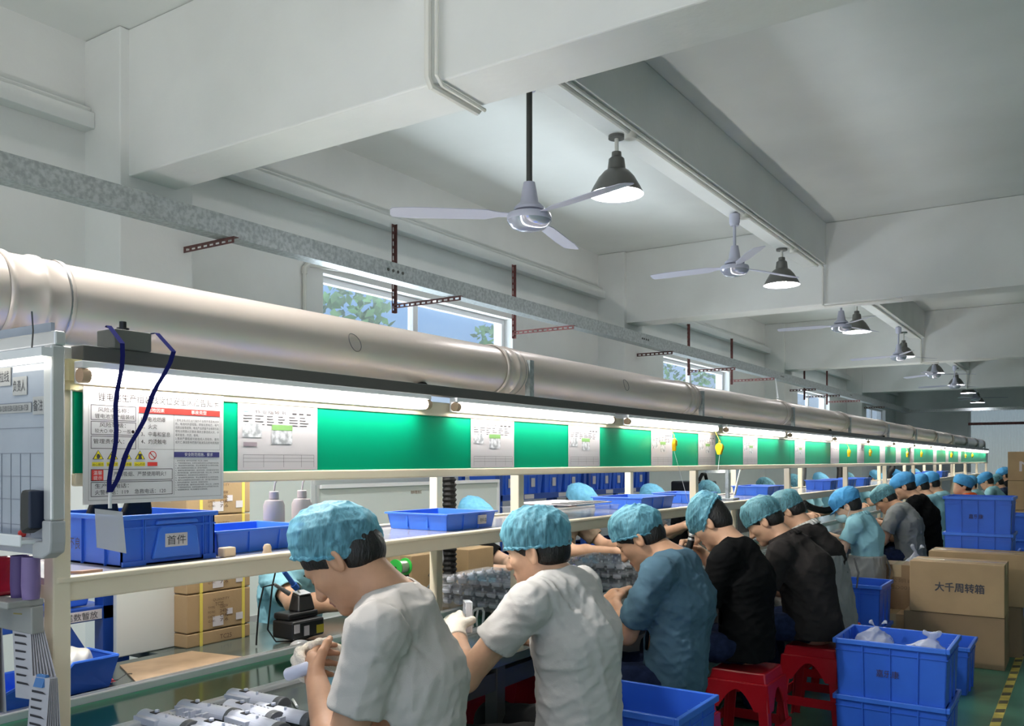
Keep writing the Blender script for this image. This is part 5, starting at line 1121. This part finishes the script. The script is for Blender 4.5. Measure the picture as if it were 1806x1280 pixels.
t = thing('white_bag', 'crumpled white plastic bag lying in the dark blue bin', 'bag', (-2.41, 1.34, .80)); S = SDF(); S.ell((0, 0, .03), (.075, .09, .05), None, 0); S.ell((-.02, -.05, .075), (.05, .055, .035), None, .03); S.noise(folds(77, .020, 50)); piece('bag_body', S, .005, mat('white_film', (.62, .61, .58), .35), t)
# hanging paper pads
def pad(label, px, py, w_, h_, n, tilt, fan_, clipmat, name='paper_pad', spl=.985):
    p = on_s(px, py, spl); t = thing(name, label, 'papers', p, 0, 'clipped papers hanging at the near post')
    for k in range(n):
        b = MB(); d = k*.0025; f_ = fan_*k/n; b.hexa([(tilt+f_, d+.012*k/n, -h_+.004*k), (tilt+w_+f_, d+.02*k/n, -h_+.004*k+.006), (tilt+w_+f_, d+.0206*k/n+.0006, -h_+.004*k+.006), (tilt+f_, d+.0126*k/n+.0006, -h_+.004*k)], [(0, d, 0), (w_, d, .004), (w_, d+.0006, .004), (0, d+.0006, 0)]); b.build('paper_sheet', M_paper, t)
    g = MB()
    for i in range(9):
        z_ = -h_*(.16+.085*i); x_ = tilt*(.16+.085*i); g.quad((x_+w_*.12, -.001, z_), (x_+w_*random.uniform(.5, .9), -.001, z_+.002), (x_+w_*.7, -.001, z_+.006), (x_+w_*.12, -.001, z_+.005))
    g.build('handwriting', M_inkg, t)
    b = MB(); b.hexa([(w_*.25, -.006, -.018), (w_*.72, -.006, -.016), (w_*.72, .02, -.016), (w_*.25, .02, -.018)], [(w_*.25, .002, .006), (w_*.72, .002, .008), (w_*.72, .008, .008), (w_*.25, .008, .006)]); b.build('binder_clip', clipmat, t)
pad('thick bundle of handwritten slips in a gold clip hanging at the near post', 20, 1066, .075, .20, 8, .018, .035, mat('clip_gold', (.45, .36, .12), .35, .6))
pad('printed forms in a blue clip hanging lowest at the near post', 55, 1192, .072, .20, 7, -.028, .018, mat('clip_blue', (.06, .2, .5), .4), spl=.955)
pad('grey printed sheet hanging behind the gold-clipped slips', -40, 1048, .10, .27, 2, .0, .01, M_alu, spl=1.0)
# grey housing halves lying on the near strip
def housing(lat, s, rz, k, open_=False):
    t = thing('grey_housing', k, 'tool housing', (-lat, s, .757), rz, 'pale grey tool housings on the near bench strip')
    b = MB(); n = 14; L_, r = .085, .026
    prof = [(r*math.cos(math.pi*i/n), r*.95*math.sin(math.pi*i/n)) for i in range(n+1)]
    b.prism(prof+[(-r*.9, -.0), (r*.9, 0)][:0], -L_, L_, lambda u, v, d: Vector((d, u, v+.003)))
    b.box(-L_*.9, L_*.1, -.034, -.018, .003, .020); b.cyl((-.03, 0, .024), (-.03, 0, .034), .006, n=10); b.cyl((.02, -.008, .024), (.02, -.008, .033), .004, n=8)
    b.build('shell', mat('pale_housing', (.66, .68, .78), .35), t, bevel=.0025)
    b = MB(); b.prism([(r*1.08*math.cos(math.pi*i/n), r*1.02*math.sin(math.pi*i/n)) for i in range(n+1)], L_, L_+.024, lambda u, v, d: Vector((d, u, v+.002))); b.build('end_cap', mat('dark_grey_moulding', (.13, .135, .145), .4), t, bevel=.003)
    b = MB(); b.box(-.045, -.02, -.010, .004, .0262, .0282); b.build('slot', M_black, t); b = MB()
    for i in range(5): b.cyl((.0+i*.014, .012, .0225), (.0+i*.014, .013, .026), .0022, n=6)
    o = b.build('screw_holes', mat('dark_grey_moulding', (.13, .135, .145), .4), t)
    if open_:
        b = MB()
        for i in range(6): b.box(-.07+i*.022, -.062+i*.022, -.052, -.034, .003, .014+.006*(i % 2))
        b.box(-.085, .06, -.056, -.034, .0, .004); b.build('inner_ribs', mat('pale_housing', (.66, .68, .78), .35), t)
HS = [(1.885, 1.555, 'pale grey housing lying farthest from the post, on the belt rail side'), (1.80, 1.47, 'pale grey housing second from the far end of its row, beside the man bent over'), (1.90, 1.415, 'grey housing with exposed ribs in the rear row'), (1.905, 1.30, 'grey housing at the near end of the rear row'),
      (1.715, 1.50, 'grey housing with exposed ribs nearest to the hands of the man'), (1.715, 1.415, 'grey housing in the middle of the front row'), (1.735, 1.33, 'grey housing with square slot in the front row'), (1.73, 1.245, 'grey housing nearest the post in the front row')]
for i, (L_, s, k) in enumerate(HS): housing(L_-.03, s, math.radians((4, -3, 5, 0, 2, -4, 3, 6)[i]), k, i in (2, 4))
t = thing('held_part', 'pale lavender housing held in the bare hand of the man bent over', 'tool housing', on_lat(527, 1183, 1.60)); b = MB(); Mh = Rz(.35) @ Matrix.Rotation(-.35, 4, 'Y'); b.M = Mh; b.lathe([(.001, -.035), (.013, -.035), (.016, -.03), (.016, .035), (.013, .04), (.001, .04)], n=20, M=Matrix.Rotation(math.pi/2, 4, 'Y')); b.M = None; b.build('shell', M_lav, t, smooth=True)
t = thing('held_part', 'open grey gearbox half held up in the gloved hand of the man in white', 'tool housing', on_lat(828, 1085, 1.79)); Mh = Rz(-.75)
b = MB(); b.M = Mh; b.box(-.028, .028, .0, .006, -.055, .05)
for x0, x1, z0, z1 in ((-.028, -.023, -.055, .05), (.023, .028, -.055, .05), (-.028, .028, -.055, -.05), (-.028, .028, .045, .05), (-.02, .02, .0, .004)): b.box(x0, x1, -.018, .0, z0, z1)
for x, z_ in ((-.012, .025), (.012, .02), (-.01, -.02), (.012, -.03), (0, -.042)): b.cyl((x, .0, z_), (x, -.014, z_), .006, n=10)
b.M = None; b.build('shell', M_part, t, bevel=.002)
for i, (s, q) in enumerate(((2.62, 0), (2.70, .1), (2.80, -.1))):
    t = thing('white_bracket', '%s of the three white looped brackets standing on the green belt' % ('nearest', 'middle', 'farthest')[i], 'bracket', (-2.02, s, .747), q, 'white looped brackets on the belt'); b = MB(); b.tube([(.0, -.03, 0), (0, -.035, .035), (.0, -.03, .06), (0, -.01, .068), (0, .025, .066), (0, .035, .05), (.0, .03, 0)], .005, 8); b.tube([(0, -.005, 0), (0, -.008, .03), (0, .0, .066)], .004, 8); b.build('loop', M_white, t, smooth=True)
t = thing('screwdriver', 'black electric screwdriver held upright by the man in black', 'power tool', on_lat(1218, 956, 1.665)); b = MB(); Mh = Matrix.Rotation(.22, 4, 'Y') @ Matrix.Rotation(-.1, 4, 'X'); b.M = Mh; b.lathe([(.001, .075), (.014, .075), (.017, .068), (.017, -.03), (.014, -.06), (.010, -.085), (.004, -.10), (.003, -.13), (.001, -.13)], n=20); b.M = None; b.build('tool_body', M_black, t, smooth=True); b = MB(); b.M = Mh; b.lathe([(.0172, .03), (.0176, .031), (.0176, .043), (.0172, .044)], n=20); b.lathe([(.0172, .01), (.0176, .011), (.0176, .02), (.0172, .021)], n=20); b.M = None; b.build('silver_bands', M_alu, t, smooth=True)
t = thing('white_rod', 'short white stick lying on the near bench strip by the housings', 'stick', on_z(515, 1241, .76)); b = MB(); b.tube([(-.03, .03, 0), (.03, -.01, 0)], .0035, 8); b.build('stick_body', M_white, t, smooth=True)
# press with red knob
p = on_lat(1291, 897, 1.98); t = thing('hand_press', 'small hand press with a red ball on its lever, standing on the shelf', 'hand press', (-2.0, p.y, ZS))
b = MB(); b.box(-.05, .05, -.06, .06, 0, .012); b.box(-.012, .012, -.04, -.02, .012, .24); b.box(-.012, .012, -.04, .05, .225, .24); b.build('press_frame', M_galv, t, bevel=.002)
b = MB(); b.cyl((.03, .02, .03), (.045, .10, .20), .008, n=10); b.build('lever', M_alu, t, smooth=True); b = MB(); b.ball((.047, .11, .22), .024); b.build('lever_ball', M_red, t, smooth=True)
# boards standing behind the far workers
t = thing('display_board', 'white board with a small green palm-island emblem behind the far workers', 'whiteboard', (-3.62, 3.2, 0)); b = MB(); b.box(-.01, .01, -.45, .22, .6, 1.36); b.build('board_face', mat('board_greenish', (.66, .71, .68), .35), t); b = MB(); b.box(.0, .014, .22, .25, .0, 1.38); b.box(0, .014, -.48, -.45, 0, 1.38); b.box(0, .014, -.48, .25, .57, .6); b.build('board_frame', M_alu, t)
g = MB(); e = on_lat(484, 908, 3.605)-Vector((-3.62, 3.2, 0)); e.x = .0115
def fill(mb, pts, o): mb.quad(*[Vector((.0115+o, e.y+u, e.z+v)) for u, v in pts])
fill(g, [(-.05, -.006), (-.02, -.012), (.05, -.004), (.055, .0), (.03, .004), (-.01, .008), (-.045, .004)], 0); g.build('emblem_island', mat('emblem_green', (.02, .22, .12), .6), t)
g = MB()
for u, h_ in ((-.03, -.018), (.005, .03), (.022, .036)):
    fill(g, [(u-.001, .0), (u+.001, .0), (u+.002, h_), (u, h_)], .0004)
    for a in range(5): q = math.radians(-20+55*a); fill(g, [(u, h_), (u+.014*math.cos(q), h_+.008*math.sin(q)), (u+.012*math.cos(q+.3), h_+.007*math.sin(q+.3)-.003)], .0006)
g.build('emblem_palm', M_ink, t)
t = thing('display_board', 'wide white board with a ledge and small label behind the worker in black V-neck', 'whiteboard', (-3.66, 4.3, 0)); b = MB(); b.box(-.01, .01, -.78, 1.0, .5, 1.24); b.build('board_face', mat('board_greenish', (.66, .71, .68), .35), t); b = MB(); b.box(0, .03, -.78, 1.0, 1.24, 1.262); b.box(0, .014, -.80, -.78, 0, 1.26); b.box(0, .014, 1.0, 1.03, 0, 1.26); b.box(0, .014, -.78, 1.0, .48, .5); b.build('board_frame', M_white, t)
g = MB(); put_text(g, '物料暂放区', Vector((.0115, .02, 1.185)), UY, UZ, .022, .11); g.build('lettering', mat('brown_ink', (.25, .12, .05), .8), t)
# storage racks by the left wall
def back_rack(label, lat, s0, s1, levels, n, k0):
    t = thing('blue_rack', label, 'rack', (-lat, s0, 0)); L_ = s1-s0
    for y in (0, L_):
        for x in (-.4, 0): b = MB(); b.box(x-.02, x+.02, y-.025, y+.025, 0, 1.62); b.build('upright', M_rack, t)
    for z_ in levels: b = MB(); b.box(-.4, .02, 0, L_, z_-.05, z_); b.build('shelf_beam', M_rack, t)
    g = MB()
    for i in range(2): g.box(.021, .0215, L_*(.25+.4*i), L_*(.25+.4*i)+.16, levels[-1]-.045, levels[-1]-.005)
    g.build('label_card', M_paper, t); w_ = L_/n
    for z_ in levels:
        for i in range(n):
            c = thing('storage_bin', '%s blue bin on the %s shelf of the %s' % (ORD[i], 'upper' if z_ == levels[-1] else 'lower', k0), 'bin', (-lat-.17, s0+w_*(i+.5), z_), 0, 'blue bins on the racks by the left wall')
            b = MB(); b.hexa([(-.15, -w_*.40, 0), (.15, -w_*.40, 0), (.15, w_*.40, 0), (-.15, w_*.40, 0)], [(-.165, -w_*.45, .2), (.165, -w_*.45, .2), (.165, w_*.45, .2), (-.165, w_*.45, .2)]); b.box(-.17, .172, -w_*.46, w_*.46, .18, .2)
            for q in (-.2, .2): b.box(.15, .168, w_*q-.004, w_*q+.004, 0, .19)
            b.build('bin_body', M_blue, c); g = MB(); g.box(.162, .166, -.03, .03, .06, .14); g.build('label_card', M_paper, c)
back_rack('blue steel rack of bins by the left wall, the nearer one', 4.25, 6.2, 7.7, (.35, 1.10), 4, 'nearer wall rack'); back_rack('blue steel rack of bins by the left wall, the farther one', 4.25, 7.8, 9.2, (.35, 1.10), 5, 'farther wall rack')
t = thing('black_machine', 'black machine box with a cable on the rack beside the farther wall rack', 'machine', (-3.9, 9.75, .9)); b = MB(); b.box(-.2, .2, -.22, .22, 0, .26); b.build('machine_body', M_black, t, bevel=.02); b = MB(); b.tube([(.1, -.1, .26), (.12, -.05, .34), (.1, .1, .34), (.1, .15, .26)], .02, 8); b.build('cable_loop', M_rub, t, smooth=True); b = MB(); b.box(-.25, .25, -.3, .3, -.9, 0); b.build('pedestal', M_galv, t)
# ================================================================ red stools
def stool(s, lat, label, first=None):
    if first: c = copy_tree(first); c.location = (-lat, s, 0); c['label'] = label; return c
    t = thing('red_stool', label, 'stool', (-lat, s, 0), 0, 'red plastic stools along the near side'); h = .43
    b = MB(); b.hexa([(-.135, -.135, h-.05), (.135, -.135, h-.05), (.135, .135, h-.05), (-.135, .135, h-.05)], [(-.125, -.125, h), (.125, -.125, h), (.125, .125, h), (-.125, .125, h)]); b.box(-.14, .14, -.14, .14, h-.06, h-.045); b.build('seat', M_stool, t, bevel=.012)
    for sx_ in (-1, 1):
        for sy in (-1, 1):
            b = MB(); q = lambda x, y, z_: (sx_*x, sy*y, z_)
            ring = lambda k, z_: [q(.135+.035*k, .135+.035*k, z_), q(.085+.045*k, .135+.035*k, z_), q(.085+.045*k, .128+.035*k, z_), q(.128+.035*k, .128+.035*k, z_), q(.128+.035*k, .085+.045*k, z_), q(.135+.035*k, .085+.045*k, z_)]
            a0, a1 = ring(1, 0), ring(0, h-.05); b.add(a0+a1, [tuple(range(6)), tuple(range(6, 12))[::-1]]+[(i, (i+1) % 6, 6+(i+1) % 6, 6+i) for i in range(6)]); b.build('leg', M_stool, t, bevel=.004)
    for a in range(4):
        M = Rz(a*math.pi/2); b = MB(); n = 12   # arched apron between two legs and a low rail
        pts = [(-.14, h-.05), (-.14, h-.17)]+[(-.085+.0*i+.17*i/n, h-.17+.09*math.sin(math.pi*i/n)) for i in range(n+1)]+[(.14, h-.17), (.14, h-.05)]
        b.prism(pts, .136, .144, lambda u, v, d: M @ Vector((u, d+.03*(h-.05-v)/(h-.05), v))); b.build('arched_apron', M_stool, t)
        b = MB(); b.prism([(-.155, .13), (.155, .13), (.155, .175), (-.155, .175)], .158, .166, lambda u, v, d: M @ Vector((u, d, v))); b.build('stretcher', M_stool, t)
    return t
st = stool(4.06, 1.36, 'red plastic stool under the man in black T-shirt')
for s, lat, lb in ((4.76, 1.22, 'red plastic stool under the stout man in charcoal'), (5.40, 1.28, 'red plastic stool just behind the stout man, under the worker in pinafore'), (3.28, 1.40, 'red plastic stool under the man in slate blue, mostly hidden by the crate'), (2.36, 1.31, 'red plastic stool under the man in white seen in profile'), (1.45, 1.25, 'red plastic stool under the man bent over at the near end'), (6.93, 1.40, 'red plastic stool under the woman in mask'), (8.64, 1.36, 'red plastic stool under the man in heather grey'), (9.25, 1.30, 'red plastic stool under the tall man in black'),
    (10.25, 1.34, 'red plastic stool under the nearer of two workers in pale blue'), (11.05, 1.34, 'red plastic stool under the farther of two workers in pale blue'), (11.6, 1.14, 'red plastic stool under the worker in orange'), (13.6, 1.28, 'red plastic stool under the masked worker beside the one in orange')): stool(s, lat, lb, st)
for i, (L_, s, z_) in enumerate(((2.05, 2.72, .32), (1.98, 3.25, .32))):
    c = thing('red_bin', ('red plastic bin with a white card under the bench, by the man in white', 'second red plastic bin under the bench')[i], 'bin', (-L_, s, z_), 0, 'red bins under the bench'); b = MB(); b.hexa([(-.13, -.16, 0), (.13, -.16, 0), (.13, .16, 0), (-.13, .16, 0)], [(-.15, -.19, .2), (.15, -.19, .2), (.15, .19, .2), (-.15, .19, .2)]); b.build('bin_body', mat('red_bin_plastic', (.55, .012, .03), .35), c, bevel=.012); b = MB(); b.box(-.16, .16, -.2, .2, .2, .225); b.build('bin_rim', mat('red_bin_plastic', (.55, .012, .03), .35), c, bevel=.006); g = MB(); g.box(.15, .155, -.05, .04, .10, .16); g.build('label_card', M_paper, c)
# ================================================================ crates and cartons on the aisle side
G1 = 'blue crates on the floor'
def stack(n, lat, s, wl, ws, h, lab, text=None, z0=0):
    for k in range(n): tote(lab(k), lat, s, z0+k*h, wl, ws, h, G1, text=text)
stack(2, 1.30, 2.80, .38, .34, .285, lambda k: ('lower blue crate hidden under the open one beside the man in slate blue', 'open empty blue crate beside the man in slate blue, between him and the camera')[k])
stack(2, .79, 4.60, .49, .40, .27, lambda k: ('lower blue crate of the front stack on the aisle', 'upper blue crate of the front stack, filled with two knotted clear bags')[k], '嘉乐康')
tote('single low blue crate on the floor just behind the front stack', .86, 6.02, 0, .50, .40, .285, G1)
stack(2, 1.42, 6.33, .52, .38, .285, lambda k: ('lower blue crate of the pair behind the stout man', 'upper blue crate of the pair behind the stout man, near the cartons')[k])
stack(4, .73, 7.78, .46, .42, .28, lambda k: ('lowest', 'second lowest', 'second highest', 'topmost')[k]+' blue crate of the tall stack beyond the cartons', '嘉乐康')
stack(2, .34, 9.2, .42, .40, .29, lambda k: ('lower', 'upper')[k]+' blue crate of the pair behind the tall stack at the aisle edge'); stack(3, .50, 11.2, .45, .40, .27, lambda k: ('lowest', 'middle', 'topmost')[k]+' blue crate of the three far down the aisle')
tote('blue crate under the plastic bag beside the man in heather grey', 1.18, 7.55, .36, .30, .42, .14, G1); tote('blue crate on the floor beside the worker in pale blue', 1.02, 9.6, .30, .34, .4, .2, G1)
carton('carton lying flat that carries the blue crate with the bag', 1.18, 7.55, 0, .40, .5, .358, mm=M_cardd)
c = carton('closed carton with bold black characters, upper one in front of the aisle stack', .77, 6.80, .352, .58, .34, .35, seam='x')
g = MB(); [put_text(g, '大千周转箱', Vector((-.13+dx, -.171-.0001*q, .15+dz)), Vector((1, 0, 0)), UZ, .062, .30, .0006) for q, (dx, dz) in enumerate(((0, 0), (.003, 0), (.0015, .002), (0, .003)))]; g.build('lettering', M_ink, c)
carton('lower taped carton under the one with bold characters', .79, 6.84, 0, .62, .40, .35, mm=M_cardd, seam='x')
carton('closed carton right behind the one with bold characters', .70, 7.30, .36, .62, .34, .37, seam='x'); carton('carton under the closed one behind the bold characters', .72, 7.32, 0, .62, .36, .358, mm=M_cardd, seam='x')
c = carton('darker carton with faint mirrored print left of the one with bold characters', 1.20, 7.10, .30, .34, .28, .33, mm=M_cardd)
g = MB(); put_text(g, '有限公司', Vector((.12, -.141, .20)), Vector((-1, 0, 0)), UZ, .03, .22, -.0008); put_text(g, '2100GB', Vector((.12, -.141, .15)), Vector((-1, 0, 0)), UZ, .025, .16, -.0008); g.build('faint_lettering', mat('faint_ink', (.17, .11, .06), .8), c)
carton('low carton with a curled flap between the crates and the cartons', 1.20, 6.98, 0, .34, .46, .30)
for k in range(4): 
    c = carton('%s carton of the tall stack at the far right edge' % ('lowest', 'second lowest', 'second highest', 'topmost')[k], .60, 13.3, k*.38, .62, .45, .375, 0, 'tall carton stack at the far right')
    if k == 3: g = MB(); put_text(g, 'M I', Vector((-.18, -.2265, .12)), Vector((1, 0, 0)), UZ, .13, .36, .0008); g.build('lettering', M_paper, c)
carton('small carton on a trolley at the far right edge', .42, 12.6, .55, .4, .35, .25)
t = thing('trolley', 'low trolley under the small carton at the far right edge', 'trolley', (-.42, 12.6, 0)); b = MB(); b.box(-.25, .25, -.25, .25, .50, .548); b.build('deck', M_cardd, t)
for x in (-.22, .22):
    for y in (-.22, .22): b = MB(); b.box(x-.015, x+.015, y-.015, y+.015, 0, .5); b.build('leg', M_dark, t)
def bag(label, lat, s, z, r, h, seed, fill=False):
    t = thing('plastic_bag', label, 'plastic bag', (-lat, s, z), 0, 'clear plastic bags'); S = SDF(); S.ell((0, 0, r*.45), (r, r*.9, r*.6), None, 0); S.cone((0, 0, r*.6), (.012, .0, h*.82), r*.72, .016, .03); S.cone((.012, 0, h*.80), (.05, .01, h), .010, .022, .01); S.cone((.012, 0, h*.80), (-.015, -.01, h*.98), .009, .016, .01)
    S.noise(folds(seed, .020, 60)); piece('bag_film', S, .0055, clear('bag_film', (.93, .95, .97), .55, .12, (.72, .75, .80)), t)
    if fill:
        b = MB(); rr = random.Random(seed)
        for i in range(30): b.M = T(rr.uniform(-r*.6, r*.6), rr.uniform(-r*.5, r*.5), rr.uniform(.02, r*.9)) @ Matrix.Rotation(rr.uniform(0, 3), 4, (rr.random(), rr.random(), .5)); b.box(-.03, .03, -.008, .008, -.006, .006); b.M = None
        o = b.build('bagged_parts', M_part, t); o['kind'] = 'stuff'
bag('left knotted clear bag in the front crate', .91, 4.66, .44, .10, .155, 5); bag('right knotted clear bag in the front crate', .655, 4.60, .43, .095, .145, 6)
bag('clear bag of grey parts on the blue crate beside the man in heather grey', 1.17, 7.55, .47, .14, .25, 8, True)
# aisle marking tape
t = struct(thing('floor_marking', 'yellow and black marking tape running along the aisle floor', 'floor marking', (-.425, 0, .001))); b = MB(); b.box(-.024, .024, 1, 29, 0, .0012); b.build('tape_strip', mat('marking_yellow', (.62, .50, .10), .5, noise=.3, nscale=12), t); b = MB()
for k in range(60): y = 3+k*.21; b.hexa([(-.022, y, .0012), (.022, y+.03, .0012), (.022, y+.11, .0012), (-.022, y+.08, .0012)], [(-.022, y, .0016), (.022, y+.03, .0016), (.022, y+.11, .0016), (-.022, y+.08, .0016)])
b.build('tape_marks', mat('marking_black', (.10, .09, .05), .6), t)
